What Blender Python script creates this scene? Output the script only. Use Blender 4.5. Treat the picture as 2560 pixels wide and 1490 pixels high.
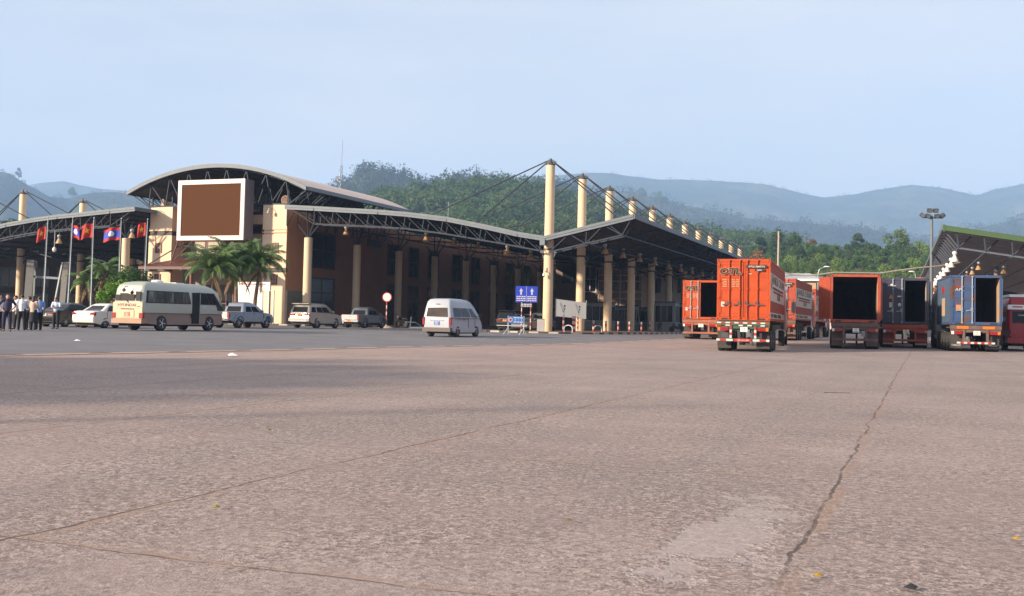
import bpy, math, random
from math import sin, cos, pi, radians, sqrt, atan2, exp
from mathutils import Vector, Matrix, noise as mnoise
R = random.Random(7)
for o in list(bpy.data.objects): bpy.data.objects.remove(o)
S = bpy.context.scene
COL = S.collection

# ------------------------------------------------------------------ camera
FPX, YC, YH, ROLL, CAMH = 2650.0, 690.0, 800.6, radians(1.25), 1.08
PIT = math.atan((YH - YC) / FPX)
cF = Vector((0, cos(PIT), sin(PIT)))
_r0, _u0 = Vector((1, 0, 0)), Vector((0, -sin(PIT), cos(PIT)))
cR = cos(ROLL) * _r0 + sin(ROLL) * _u0
cU = -sin(ROLL) * _r0 + cos(ROLL) * _u0
CAM = Vector((0, 0, CAMH))
cam = bpy.data.cameras.new('camera'); cam_o = bpy.data.objects.new('camera', cam); COL.objects.link(cam_o)
cam.sensor_width = 36; cam.sensor_fit = 'HORIZONTAL'; cam.lens = 36 * FPX / 2560
cam.shift_y = -(745 - YC) / 2560
cam.clip_start = 0.1; cam.clip_end = 9000
cam_o.matrix_world = Matrix(((cR.x, cU.x, -cF.x, 0), (cR.y, cU.y, -cF.y, 0), (cR.z, cU.z, -cF.z, CAMH), (0, 0, 0, 1)))
S.camera = cam_o

# ------------------------------------------------------------------ sky, sun, exposure
SUN_EL, SUN_AZ = radians(17), radians(241)          # azimuth clockwise from +Y
HAZE = 2.6e-4
w = bpy.data.worlds.new('World'); S.world = w; w.use_nodes = True
nt = w.node_tree; nt.nodes.clear()
sky = nt.nodes.new('ShaderNodeTexSky'); sky.sky_type = 'NISHITA'; sky.sun_disc = False
sky.sun_elevation = SUN_EL; sky.sun_rotation = SUN_AZ
sky.air_density = 1.0; sky.dust_density = 2.6; sky.ozone_density = 3.4
bg = nt.nodes.new('ShaderNodeBackground'); bg.inputs[1].default_value = 0.082
wo = nt.nodes.new('ShaderNodeOutputWorld')
# thin high veil of milky cloud over the clear sky
wtc = nt.nodes.new('ShaderNodeTexCoord'); wmp = nt.nodes.new('ShaderNodeMapping'); wmp.inputs['Scale'].default_value = (1.2, 1.2, 5); nt.links.new(wtc.outputs['Generated'], wmp.inputs[0])
wn = nt.nodes.new('ShaderNodeTexNoise'); wn.inputs['Scale'].default_value = 1.6; wn.inputs['Detail'].default_value = 7; wn.inputs['Roughness'].default_value = .55; nt.links.new(wmp.outputs[0], wn.inputs['Vector'])
wr = nt.nodes.new('ShaderNodeMapRange'); wr.inputs[1].default_value = .3; wr.inputs[2].default_value = .7; wr.inputs[3].default_value = .55; wr.inputs[4].default_value = .98; nt.links.new(wn.outputs['Fac'], wr.inputs[0])
wm = nt.nodes.new('ShaderNodeMixRGB'); nt.links.new(wr.outputs[0], wm.inputs[0]); nt.links.new(sky.outputs[0], wm.inputs[1]); wm.inputs[2].default_value = (3.95, 3.86, 3.78, 1)
nt.links.new(wm.outputs[0], bg.inputs[0]); nt.links.new(bg.outputs[0], wo.inputs[0])
sl = bpy.data.lights.new('sun', 'SUN'); sl.energy = 4.7; sl.angle = radians(2.2); sl.color = (1.0, 0.82, 0.62)
so = bpy.data.objects.new('sun', sl); COL.objects.link(so)
sdir = Vector((sin(SUN_AZ) * cos(SUN_EL), cos(SUN_AZ) * cos(SUN_EL), sin(SUN_EL)))
so.rotation_euler = (-sdir).to_track_quat('-Z', 'Y').to_euler(); so.location = (0, 0, 60)
S.view_settings.view_transform = 'Standard'; S.view_settings.look = 'None'
S.view_settings.exposure = 1.58; S.view_settings.gamma = 1
S.cycles.max_bounces = 8; S.cycles.diffuse_bounces = 3; S.cycles.glossy_bounces = 3; S.cycles.volume_bounces = 1
S.cycles.transparent_max_bounces = 8

# ------------------------------------------------------------------ helpers
def ray(x, y): return cF + cR * ((x - 1280) / FPX) + cU * ((YC - y) / FPX)
def at(x, y, Y):
    d = ray(x, y); return CAM + d * (Y / d.y)
def ss(a, b, t):
    t = max(0.0, min(1.0, (t - a) / (b - a))); return t * t * (3 - 2 * t)
def zg(x, y):
    return 0.1 * ss(60, 78, y) + 0.08 * ss(-8, -16, x) * ss(30, 50, y) - 0.16 * exp(-((x - 11) ** 2 + (y - 49) ** 2) / 100)
TH = radians(21.2)
OB = at(1368, 829, 88); OB.z = 0
EV, DV = Vector((cos(TH), -sin(TH), 0)), Vector((sin(TH), cos(TH), 0))
def W(u, v, z=0): return OB + EV * u + DV * v + Vector((0, 0, z))

MATS = {}
def mat(name, col, rough=.6, metal=0.0, var=.10, scale=2.0, bump=0.0, bscale=30, col2=None, spec=.5, thr=None, stretch=None, dirt=None):
    if name in MATS: return MATS[name]
    m = bpy.data.materials.new(name); m.use_nodes = True; n = m.node_tree; b = n.nodes['Principled BSDF']
    b.inputs['Roughness'].default_value = rough; b.inputs['Metallic'].default_value = metal
    b.inputs['Specular IOR Level'].default_value = spec
    tc = n.nodes.new('ShaderNodeTexCoord'); src = tc.outputs['Object']
    if stretch:
        mp = n.nodes.new('ShaderNodeMapping'); mp.inputs['Scale'].default_value = stretch
        n.links.new(src, mp.inputs[0]); src = mp.outputs[0]
    if var or col2:
        tx = n.nodes.new('ShaderNodeTexNoise'); tx.inputs['Scale'].default_value = scale; tx.inputs['Detail'].default_value = 6; tx.inputs['Roughness'].default_value = .65
        n.links.new(src, tx.inputs['Vector'])
        rp = n.nodes.new('ShaderNodeValToRGB')
        c2 = col2 or tuple(min(1, c * (1 + var)) for c in col)
        c1 = col if col2 else tuple(c * (1 - var) for c in col)
        a, bb = thr or (.32, .68)
        rp.color_ramp.elements[0].position = a; rp.color_ramp.elements[1].position = bb
        rp.color_ramp.elements[0].color = (*c1, 1); rp.color_ramp.elements[1].color = (*c2, 1)
        n.links.new(tx.outputs['Fac'], rp.inputs[0]); out = rp.outputs[0]
        if dirt:
            dc, dsc, d0, d1, dst, damt = dirt
            m2 = n.nodes.new('ShaderNodeMapping'); m2.inputs['Scale'].default_value = dst; n.links.new(tc.outputs['Object'], m2.inputs[0])
            t3 = n.nodes.new('ShaderNodeTexNoise'); t3.inputs['Scale'].default_value = dsc; t3.inputs['Detail'].default_value = 7; t3.inputs['Roughness'].default_value = .7; n.links.new(m2.outputs[0], t3.inputs['Vector'])
            r3 = n.nodes.new('ShaderNodeMapRange'); r3.inputs[1].default_value = d0; r3.inputs[2].default_value = d1; r3.inputs[4].default_value = damt; n.links.new(t3.outputs['Fac'], r3.inputs[0])
            x3 = n.nodes.new('ShaderNodeMixRGB'); n.links.new(r3.outputs[0], x3.inputs[0]); n.links.new(out, x3.inputs[1]); x3.inputs[2].default_value = (*dc, 1); out = x3.outputs[0]
        n.links.new(out, b.inputs['Base Color'])
    else: b.inputs['Base Color'].default_value = (*col, 1)
    if bump:
        t2 = n.nodes.new('ShaderNodeTexNoise'); t2.inputs['Scale'].default_value = bscale; t2.inputs['Detail'].default_value = 4
        n.links.new(src, t2.inputs['Vector'])
        bp = n.nodes.new('ShaderNodeBump'); bp.inputs['Strength'].default_value = bump; bp.inputs['Distance'].default_value = .02
        n.links.new(t2.outputs['Fac'], bp.inputs['Height']); n.links.new(bp.outputs[0], b.inputs['Normal'])
    MATS[name] = m; return m

class MB:
    def __init__(s): s.v = []; s.f = []; s.m = []
    def add(s, vs, fs, mi=0):
        k = len(s.v); s.v += [tuple(p) for p in vs]
        for f in fs: s.f.append([i + k for i in f]); s.m.append(mi)
        return s
    def box(s, x0, x1, y0, y1, z0, z1, mi=0):
        return s.add([(x0, y0, z0), (x1, y0, z0), (x1, y1, z0), (x0, y1, z0), (x0, y0, z1), (x1, y0, z1), (x1, y1, z1), (x0, y1, z1)],
              [(3, 2, 1, 0), (4, 5, 6, 7), (0, 1, 5, 4), (1, 2, 6, 5), (2, 3, 7, 6), (3, 0, 4, 7)], mi)
    def obox(s, c, size, mtx, mi=0):
        a, b, d = [q / 2 for q in size]; c = Vector(c)
        vs = [c + mtx @ Vector((x, y, z)) for z in (-d, d) for x, y in ((-a, -b), (a, -b), (a, b), (-a, b))]
        return s.add(vs, [(3, 2, 1, 0), (4, 5, 6, 7), (0, 1, 5, 4), (1, 2, 6, 5), (2, 3, 7, 6), (3, 0, 4, 7)], mi)
    def bar(s, p, q, wd, ht=None, mi=0):
        p, q = Vector(p), Vector(q); d = q - p; L = d.length
        if L < 1e-6: return s
        mt = d.to_track_quat('Z', 'Y').to_matrix()
        return s.obox((p + q) / 2, (wd, ht or wd, L), mt, mi)
    def cyl(s, p, q, r0, r1=None, n=8, mi=0, caps=True):
        p, q = Vector(p), Vector(q); r1 = r0 if r1 is None else r1; d = q - p
        if d.length < 1e-6: return s
        mt = d.to_track_quat('Z', 'Y').to_matrix(); vs = []
        for c, r in ((p, r0), (q, r1)):
            for i in range(n):
                a = 2 * pi * i / n; vs.append(c + mt @ Vector((r * cos(a), r * sin(a), 0)))
        fs = [(i, (i + 1) % n, n + (i + 1) % n, n + i) for i in range(n)]
        if caps: fs += [tuple(range(n - 1, -1, -1)), tuple(range(n, 2 * n))]
        return s.add(vs, fs, mi)
    def tube(s, pts, r, n=6, mi=0, rs=None):
        pts = [Vector(p) for p in pts]; vs = []; N = len(pts)
        for i, p in enumerate(pts):
            d = (pts[min(N - 1, i + 1)] - pts[max(0, i - 1)]); mt = d.to_track_quat('Z', 'Y').to_matrix()
            rr = rs[i] if rs else r
            for k in range(n): vs.append(p + mt @ Vector((rr * cos(2 * pi * k / n), rr * sin(2 * pi * k / n), 0)))
        fs = [(i * n + k, i * n + (k + 1) % n, (i + 1) * n + (k + 1) % n, (i + 1) * n + k) for i in range(N - 1) for k in range(n)]
        fs += [tuple(range(n - 1, -1, -1)), tuple(range((N - 1) * n, N * n))]
        return s.add(vs, fs, mi)
    def lathe(s, prof, n=16, o=(0, 0, 0), axis='z', mi=0):
        vs = []; o = Vector(o)
        for r, h in prof:
            for k in range(n):
                a = 2 * pi * k / n; c, d = r * cos(a), r * sin(a)
                vs.append(o + (Vector((c, d, h)) if axis == 'z' else Vector((h, c, d)) if axis == 'x' else Vector((c, h, d))))
        N = len(prof)
        fs = [(i * n + k, i * n + (k + 1) % n, (i + 1) * n + (k + 1) % n, (i + 1) * n + k) for i in range(N - 1) for k in range(n)]
        fs += [tuple(range(n - 1, -1, -1)), tuple(range((N - 1) * n, N * n))]
        return s.add(vs, fs, mi)
    def prism(s, poly, fn, mi=0, mcap=None):
        """poly: 2D points; fn(p, side) -> 3D for side 0/1"""
        n = len(poly); vs = [fn(p, 0) for p in poly] + [fn(p, 1) for p in poly]
        s.add(vs, [(i, (i + 1) % n, n + (i + 1) % n, n + i) for i in range(n)], mi)
        return s.add(vs, [tuple(range(n - 1, -1, -1)), tuple(range(n, 2 * n))], mi if mcap is None else mcap)
    def ell(s, c, r, n=10, m=7, mi=0):
        c = Vector(c); vs = []
        for j in range(m + 1):
            t = pi * j / m
            for i in range(n):
                a = 2 * pi * i / n; vs.append(c + Vector((r[0] * sin(t) * cos(a), r[1] * sin(t) * sin(a), r[2] * cos(t))))
        return s.add(vs, [(j * n + i, (j + 1) * n + i, (j + 1) * n + (i + 1) % n, j * n + (i + 1) % n) for j in range(m) for i in range(n)], mi)
    def quad(s, a, b, c, d, mi=0): return s.add([a, b, c, d], [(0, 1, 2, 3)], mi)
    def mesh(s, name, mats, smooth=None):
        me = bpy.data.meshes.new(name); me.from_pydata(s.v, [], s.f)
        for m in (mats if isinstance(mats, (list, tuple)) else [mats]): me.materials.append(m)
        if any(s.m): me.polygons.foreach_set('material_index', s.m)
        if smooth:
            me.shade_smooth(); me.set_sharp_from_angle(angle=radians(smooth))
        me.update(); return me
    def build(s, name, mats, parent=None, smooth=None):
        return link(name, s.mesh(name, mats, smooth), parent)

def link(name, me, parent=None):
    o = bpy.data.objects.new(name, me); COL.objects.link(o)
    if parent: o.parent = parent
    return o
def tag(o, label=None, cat=None, group=None, kind=None):
    if label: o['label'] = label
    if cat: o['category'] = cat
    if group: o['group'] = group
    if kind: o['kind'] = kind
    return o
def thing(name, label, cat, loc=(0, 0, 0), rz=0.0, group=None):
    o = bpy.data.objects.new(name, None); COL.objects.link(o); o.empty_display_size = .2
    o.location = loc; o.rotation_euler = (0, 0, rz); return tag(o, label, cat, group)
def bthing(name, label, cat, u=0, v=0, z=0, group=None): return thing(name, label, cat, W(u, v, z), -TH, group)
def kids(o): return [c for c in KIDS.get(o.name, [])]
def copy_tree(o, parent=None):
    c = o.copy(); COL.objects.link(c)
    if parent: c.parent = parent
    for ch in list(o.children): copy_tree(ch, c)
    return c
def dup(o, loc, rz=None, label=None, sc=None):
    c = copy_tree(o); c.location = loc
    if rz is not None: c.rotation_euler = (0, 0, rz)
    if label: c['label'] = label
    if sc: c.scale = (sc, sc, sc)
    return c
def txt(s, size, m, parent, loc, face='rear', align='CENTER', name='lettering', ext=.004, sx=1.0, shear=0.0, off=0.0):
    cu = bpy.data.curves.new('t', 'FONT'); cu.body = s; cu.size = size; cu.align_x = align; cu.extrude = ext; cu.shear = shear; cu.offset = off
    cu.resolution_u = 2
    t = bpy.data.objects.new('t', cu); COL.objects.link(t)
    me = bpy.data.meshes.new_from_object(t.evaluated_get(bpy.context.evaluated_depsgraph_get()))
    bpy.data.objects.remove(t)
    x, y, z = {'rear': ((1, 0, 0), (0, 0, 1), (0, -1, 0)), 'right': ((0, 1, 0), (0, 0, 1), (1, 0, 0)), 'left': ((0, -1, 0), (0, 0, 1), (-1, 0, 0)), 'front': ((-1, 0, 0), (0, 0, 1), (0, 1, 0))}[face]
    M = Matrix(((x[0] * sx, y[0], z[0], loc[0]), (x[1] * sx, y[1], z[1], loc[1]), (x[2] * sx, y[2], z[2], loc[2]), (0, 0, 0, 1)))
    me.transform(M); me.materials.clear(); me.materials.append(m); me.name = name
    return link(name, me, parent)

# ------------------------------------------------------------------ materials
white = mat('white_paint', (.75, .75, .74), .45); black = mat('black_rubber', (.018, .018, .02), .75)
dark = mat('dark_steel', (.05, .055, .065), .5); steel = mat('painted_truss_steel', (.028, .036, .052), .6, 0, .15, spec=.2)
galv = mat('galvanised_steel', (.26, .29, .31), .45, .3); fascia_m = mat('fascia_grey', (.12, .145, .17), .5, spec=.3)
glass = mat('dark_glass', (.010, .012, .015), .12, 0, 0, spec=.22); chrome = mat('chrome', (.7, .7, .7), .15, 1, 0)
redl = mat('tail_red', (.26, .010, .010), .25); orangel = mat('lamp_orange', (.60, .15, .012), .3); cleary = mat('lamp_clear', (.7, .7, .68), .2)
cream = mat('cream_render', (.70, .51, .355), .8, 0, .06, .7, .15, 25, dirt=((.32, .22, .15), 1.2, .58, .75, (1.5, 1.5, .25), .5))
colm = mat('column_cream', (.60, .46, .30), .7, 0, .07, .9, .1, 20, dirt=((.34, .22, .11), 1.0, .56, .76, (2, 2, .3), .5))
tyre_m = mat('tyre', (.022, .021, .02), .85, 0, .2); rim_m = mat('rim', (.42, .43, .44), .35, .7)
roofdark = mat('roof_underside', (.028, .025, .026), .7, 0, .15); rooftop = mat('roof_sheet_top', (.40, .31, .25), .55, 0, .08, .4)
redpaint = mat('red_paint', (.36, .018, .015), .4); signblue = mat('sign_blue', (.018, .045, .42), .4); skin = mat('skin', (.42, .24, .16), .55)
leaf_m = mat('palm_leaf', (.045, .10, .018), .5, 0, .35, 1.5); trunkm = mat('trunk_bark', (.16, .11, .075), .9, 0, .25, 3)
# ------------------------------------------------------------------ ground
def ground_mat():
    m = bpy.data.materials.new('worn_concrete'); m.use_nodes = True; n = m.node_tree; L = n.links; b = n.nodes['Principled BSDF']
    b.inputs['Roughness'].default_value = .85
    N = n.nodes.new
    tc = N('ShaderNodeTexCoord')
    def noise(sc, det=5, rough=.6, vec=None, dist=0):
        t = N('ShaderNodeTexNoise'); t.inputs['Scale'].default_value = sc; t.inputs['Detail'].default_value = det; t.inputs['Roughness'].default_value = rough; t.inputs['Distortion'].default_value = dist
        L.new(vec or tc.outputs['Object'], t.inputs['Vector']); return t.outputs['Fac']
    def ramp(f, stops):
        r = N('ShaderNodeValToRGB'); e = r.color_ramp.elements
        while len(e) < len(stops): e.new(.5)
        for q, (p, c) in zip(e, stops): q.position = p; q.color = (*c, 1) if isinstance(c, tuple) else (c, c, c, 1)
        L.new(f, r.inputs[0]); return r.outputs[0]
    def mix(f, a, c, mode='MIX'):
        x = N('ShaderNodeMixRGB'); x.blend_type = mode
        for i, q in enumerate((f, a, c)):
            if isinstance(q, (int, float)): x.inputs[i].default_value = q
            elif isinstance(q, tuple): x.inputs[i].default_value = (*q, 1)
            else: L.new(q, x.inputs[i])
        return x.outputs[0]
    def math_(op, a, c=None):
        x = N('ShaderNodeMath'); x.operation = op
        for i, q in enumerate((a, c)):
            if q is None: continue
            if isinstance(q, (int, float)): x.inputs[i].default_value = q
            else: L.new(q, x.inputs[i])
        return x.outputs[0]
    base = ramp(noise(.28, 6, .65), [(.34, (.185, .142, .132)), (.5, (.295, .215, .190)), (.66, (.38, .29, .26))])
    base = mix(ramp(noise(1.3, 5, .7), [(.35, 0.0), (.75, .65)]), base, (.22, .165, .150))
    sxx = N('ShaderNodeSeparateXYZ'); L.new(tc.outputs['Object'], sxx.inputs[0]); mrx = N('ShaderNodeMapRange'); L.new(sxx.outputs[0], mrx.inputs[0]); mrx.inputs[1].default_value = 23; mrx.inputs[2].default_value = 13; mrx.inputs[3].default_value = 0; mrx.inputs[4].default_value = .55
    base = mix(math_('MULTIPLY', mrx.outputs[0], ramp(noise(.5, 5), [(.3, .4), (.6, 1.0)])), base, (.44, .29, .235))
    tm = N('ShaderNodeMapping'); tm.inputs['Scale'].default_value = (1.3, .045, 1); tm.inputs['Rotation'].default_value = (0, 0, .25); L.new(tc.outputs['Object'], tm.inputs[0])
    base = mix(ramp(noise(1, 5, .6, tm.outputs[0], .6), [(.52, 0.0), (.66, .5)]), base, (.19, .155, .15))
    base = mix(ramp(noise(.55, 6, .7), [(.60, 0.0), (.70, .5)]), base, (.17, .145, .145))
    # worn aggregate: pale ridges and dark pits a few centimetres across
    pits = noise(34, 4, .62, dist=1.2)
    wear = ramp(noise(.9, 4, .6), [(.28, .3), (.58, 1.0)])
    base = mix(math_('MULTIPLY', ramp(pits, [(.52, 0.0), (.63, 1.0)]), wear), base, (.50, .405, .355))
    base = mix(math_('MULTIPLY', ramp(pits, [(.37, 1.0), (.46, 0.0)]), wear), base, (.125, .09, .078))
    p2 = noise(19, 5, .66, dist=.8)
    base = mix(math_('MULTIPLY', ramp(p2, [(.53, 0.0), (.62, .62)]), wear), base, (.54, .43, .375))
    base = mix(math_('MULTIPLY', ramp(p2, [(.38, .62), (.46, 0.0)]), wear), base, (.13, .09, .078))
    base = mix(ramp(noise(110, 3, .6), [(.35, .35), (.55, 0.0)]), base, (.12, .09, .08))
    # joints on the slab grid
    sx = N('ShaderNodeSeparateXYZ'); L.new(tc.outputs['Object'], sx.inputs[0])
    wob = math_('MULTIPLY', math_('SUBTRACT', noise(1.1, 3), .5), .16)
    wob2 = math_('MULTIPLY', math_('SUBTRACT', noise(7, 3), .5), .05)
    def joint(out, off, per, wd):
        t = math_('ADD', math_('ADD', math_('ADD', out, 1000 * per - off), wob), wob2)
        d = math_('ABSOLUTE', math_('SUBTRACT', math_('FRACT', math_('ADD', math_('DIVIDE', t, per), .5)), .5))
        d = math_('MULTIPLY', d, per)
        x = N('ShaderNodeMapRange'); L.new(d, x.inputs[0]); x.inputs[1].default_value = wd * .35; x.inputs[2].default_value = wd
        x.inputs[3].default_value = 1; x.inputs[4].default_value = 0; return x.outputs[0]
    brk = ramp(noise(1.6, 4, .6), [(.36, .15), (.54, 1.0)])
    ju = joint(sx.outputs[0], 25.0, 3.46, .017); jv = joint(sx.outputs[1], -79.25, 3.87, .014)
    jm = math_('MULTIPLY', math_('MAXIMUM', ju, math_('MULTIPLY', jv, .8)), brk)
    sand = math_('MULTIPLY', math_('MAXIMUM', joint(sx.outputs[0], 25.03, 3.46, .07), joint(sx.outputs[1], -79.22, 3.87, .06)), ramp(noise(1.2, 3), [(.40, 0.0), (.62, .55)]))
    base = mix(sand, base, (.30, .185, .125))
    base = mix(math_('MULTIPLY', jm, .85), base, (.075, .048, .036))
    # smooth mortar patch along one joint
    vm = N('ShaderNodeMapping'); vm.inputs['Location'].default_value = (-28.1, 77.5, 0); L.new(tc.outputs['Object'], vm.inputs[0])
    vs = N('ShaderNodeMapping'); vs.inputs['Scale'].default_value = (2.3, .52, 1); L.new(vm.outputs[0], vs.inputs[0])
    ln = N('ShaderNodeVectorMath'); ln.operation = 'LENGTH'; L.new(vs.outputs[0], ln.inputs[0])
    pd = math_('ADD', ln.outputs['Value'], math_('MULTIPLY', math_('SUBTRACT', noise(2.6, 5, .7), .5), 2.2))
    patch = ramp(pd, [(.46, 1.0), (.60, 0.0)])
    base = mix(math_('MULTIPLY', patch, .5), base, (.38, .315, .30))
    L.new(base, b.inputs['Base Color'])
    h = math_('MULTIPLY', math_('ADD', math_('MULTIPLY', math_('ADD', pits, p2), wear), math_('MULTIPLY', noise(110, 3), .35)), math_('SUBTRACT', 1.0, math_('MULTIPLY', patch, .8)))
    h = math_('SUBTRACT', h, math_('MULTIPLY', jm, .8))
    bp = N('ShaderNodeBump'); bp.inputs['Strength'].default_value = .55; bp.inputs['Distance'].default_value = .018
    L.new(h, bp.inputs['Height']); L.new(bp.outputs[0], b.inputs['Normal'])
    return m
def grid(name, xs, ys, fn, m, parent=None):
    b = MB(); nx = len(xs)
    b.v = [fn(x, y) for y in ys for x in xs]
    b.f = [(j * nx + i, j * nx + i + 1, (j + 1) * nx + i + 1, (j + 1) * nx + i) for j in range(len(ys) - 1) for i in range(nx - 1)]
    b.m = [0] * len(b.f); return b.build(name, m, parent, 60)
def loc2w(u, v): p = W(u, v); return p.x, p.y
us = [-3000, -900, -300, -160] + [-120 + 3 * i for i in range(81)] + [160, 300, 900, 3000]
vs_ = [-2600, -900, -300, -150] + [-120 + 3 * i for i in range(81)] + [160, 300, 900, 3000]
g = grid('ground', us, vs_, lambda u, v: (u, v, zg(*loc2w(u, v))), ground_mat()); g.location = OB; g.rotation_euler = (0, 0, -TH); tag(g, kind='structure')
asph = mat('asphalt', (.115, .112, .124), .8, 0, 0, .35, .5, 60, col2=(.19, .175, .175), thr=(.3, .75))
def edge(v):
    k = [(-120, 5.5), (-64, 8.9), (-56, 10.2), (-38, 11.6), (-12, 13.8), (30, 14.6), (110, 14.8)]
    for (a, x), (c, y) in zip(k, k[1:]):
        if v <= c: return x + (y - x) * (v - a) / (c - a)
    return 14.8
def road_fn(s, v):
    e = edge(v); u = e - (1 - s) * (e + 110); return (u, v, zg(*loc2w(u, v)) + .006)
r_ = grid('road', [1 - (1 - i / 40) ** 2 for i in range(41)], [-120 + 3 * i for i in range(77)], road_fn, asph); r_.location = OB; r_.rotation_euler = (0, 0, -TH); tag(r_, kind='structure')
# gravelly seam strip beside the asphalt with its dark dashes
seam = mat('seam_sand', (.36, .25, .205), .9, 0, .2, 3, .4, 40)
b = MB()
for i in range(76):
    v0, v1 = -115 + 2.5 * i, -115 + 2.5 * i + 2.5
    for (d0, d1, z, mi) in ((-.15, .5, .011, 0),):
        q = [(edge(v0) + d0, v0), (edge(v0) + d1, v0), (edge(v1) + d1, v1), (edge(v1) + d0, v1)]
        b.add([(u, v, zg(*loc2w(u, v)) + z) for u, v in q], [(0, 1, 2, 3)], mi)
    if i % 1 == 0:
        e = edge(v0 + 1); b.add([(u, v, zg(*loc2w(u, v)) + .016) for u, v in ((e - .02, v0 + .6), (e + .1, v0 + .6), (e + .1, v0 + 1.35), (e - .02, v0 + 1.35))], [(0, 1, 2, 3)], 1)
o = b.build('road_edge_strip', [seam, mat('tar_dash', (.05, .04, .038), .9)]); o.location = OB; o.rotation_euler = (0, 0, -TH); tag(o, kind='structure')
# painted road markings (worn)
mk = mat('worn_marking', (.42, .40, .38), .8, 0, 0, 2.5, col2=(.17, .155, .15), thr=(.45, .6))
b = MB()
def gp(x, y):
    d = ray(x, y); P = CAM + d * ((zg(0, 70) * .6 - CAMH) / d.z); return P
def strip(p, q, wd):
    p, q = Vector((p[0], p[1], 0)), Vector((q[0], q[1], 0)); n = (q - p).normalized().cross(Vector((0, 0, 1))) * wd / 2
    N = 6
    for i in range(N):
        a, c = p.lerp(q, i / N), p.lerp(q, (i + 1) / N)
        b.add([(t.x, t.y, zg(t.x, t.y) + .022) for t in (a - n, a + n, c + n, c - n)], [(0, 1, 2, 3)])
strip((-11.5, 78), (-4.6, 66), .3); strip((-17, 82), (-10, 85), .25); strip((-20, 77), (-13.5, 79.5), .25)
strip((-1.5, 60), (1.3, 66), .28); strip((1.3, 66), (4.2, 61), .28); strip((0, 60.3), (1.5, 63.5), .28); strip((-2, 70), (5, 75.5), .2)
tag(b.build('road_marking', mk), kind='structure')
# raised island under the canopies with a striped kerb
pave = mat('island_paving', (.20, .13, .095), .85, 0, .2, 2, .3, 20)
def plate(name, poly, m, zt, kind='structure'):
    bb = MB(); bb.prism(poly, lambda p, s: (p[0], p[1], (zt if s else -.3) + zg(*loc2w(*p)) * (1 if s else 0)), 0)
    o = bb.build(name, m); o.location = OB; o.rotation_euler = (0, 0, -TH); return tag(o, kind=kind)
isl = [(-4.5, -2.6), (-3.2, -4.4), (-.6, -5.0), (2.5, -4.4), (4.6, -2.2), (5.6, 4), (6.2, 20), (6.4, 100), (-1.5, 100), (-1.8, 4), (-3.6, 1)]
plate('island_pavement', isl, pave, .115)
hallp = [(-45, -3.5), (-21, -3.5), (-18.5, 0), (-18.5, 99), (-45, 99)]
plate('hall_pavement', hallp, pave, .12)
kA = mat('kerb_pale', (.38, .34, .30), .8, 0, .15); kB = mat('kerb_dark', (.06, .05, .045), .8, 0, .2)
b = MB()
def kerb(path, wd=.16, step=.9):
    acc = 0; k = 0
    for p, q in zip(path, path[1:]):
        p, q = Vector((*p, 0)), Vector((*q, 0)); d = q - p; n = max(1, round(d.length / step))
        for i in range(n):
            a, c = p + d * (i / n), p + d * ((i + .97) / n); s_ = d.normalized().cross(Vector((0, 0, 1))) * wd
            z0 = zg(*loc2w(a.x, a.y)); mi = k % 2; k += 1
            vs = [(t.x, t.y, z) for z in (z0 - .1, z0 + .135) for t in (a, a + s_, c + s_, c)]
            b.add(vs, [(3, 2, 1, 0), (4, 5, 6, 7), (0, 1, 5, 4), (1, 2, 6, 5), (2, 3, 7, 6), (3, 0, 4, 7)], mi)
kerb(isl[:8]); kerb([hallp[0], hallp[1], hallp[2], (-18.5, 20)])
o = b.build('kerb', [kA, kB]); o.location = OB; o.rotation_euler = (0, 0, -TH); tag(o, kind='structure')

# ------------------------------------------------------------------ hills
def interp(k, x):
    if x <= k[0][0]: return k[0][1]
    for (a, p), (c, q) in zip(k, k[1:]):
        if x <= c:
            t = (x - a) / (c - a); t = t * t * (3 - 2 * t) * .5 + t * .5; return p + (q - p) * t
    return k[-1][1]
def hill_m(name, c1, c2, c3, sc):
    m = bpy.data.materials.new(name); m.use_nodes = True; n = m.node_tree; b = n.nodes['Principled BSDF']; b.inputs['Roughness'].default_value = .95; b.inputs['Specular IOR Level'].default_value = .1
    tc = n.nodes.new('ShaderNodeTexCoord')
    t = n.nodes.new('ShaderNodeTexNoise'); t.inputs['Scale'].default_value = sc; t.inputs['Detail'].default_value = 8; t.inputs['Roughness'].default_value = .68
    n.links.new(tc.outputs['Object'], t.inputs['Vector'])
    r = n.nodes.new('ShaderNodeValToRGB'); e = r.color_ramp.elements; e.new(.5)
    for q, (p, c) in zip(e, ((.34, c1), (.5, c2), (.66, c3))): q.position = p; q.color = (*c, 1)
    n.links.new(t.outputs['Fac'], r.inputs[0]); n.links.new(r.outputs[0], b.inputs['Base Color'])
    t2 = n.nodes.new('ShaderNodeTexNoise'); t2.inputs['Scale'].default_value = sc * 7; t2.inputs['Detail'].default_value = 6
    n.links.new(tc.outputs['Object'], t2.inputs['Vector'])
    bp = n.nodes.new('ShaderNodeBump'); bp.inputs['Strength'].default_value = 1; bp.inputs['Distance'].default_value = 12
    n.links.new(t2.outputs['Fac'], bp.inputs['Height']); n.links.new(bp.outputs[0], b.inputs['Normal'])
    return m
HILLS = {}
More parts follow.
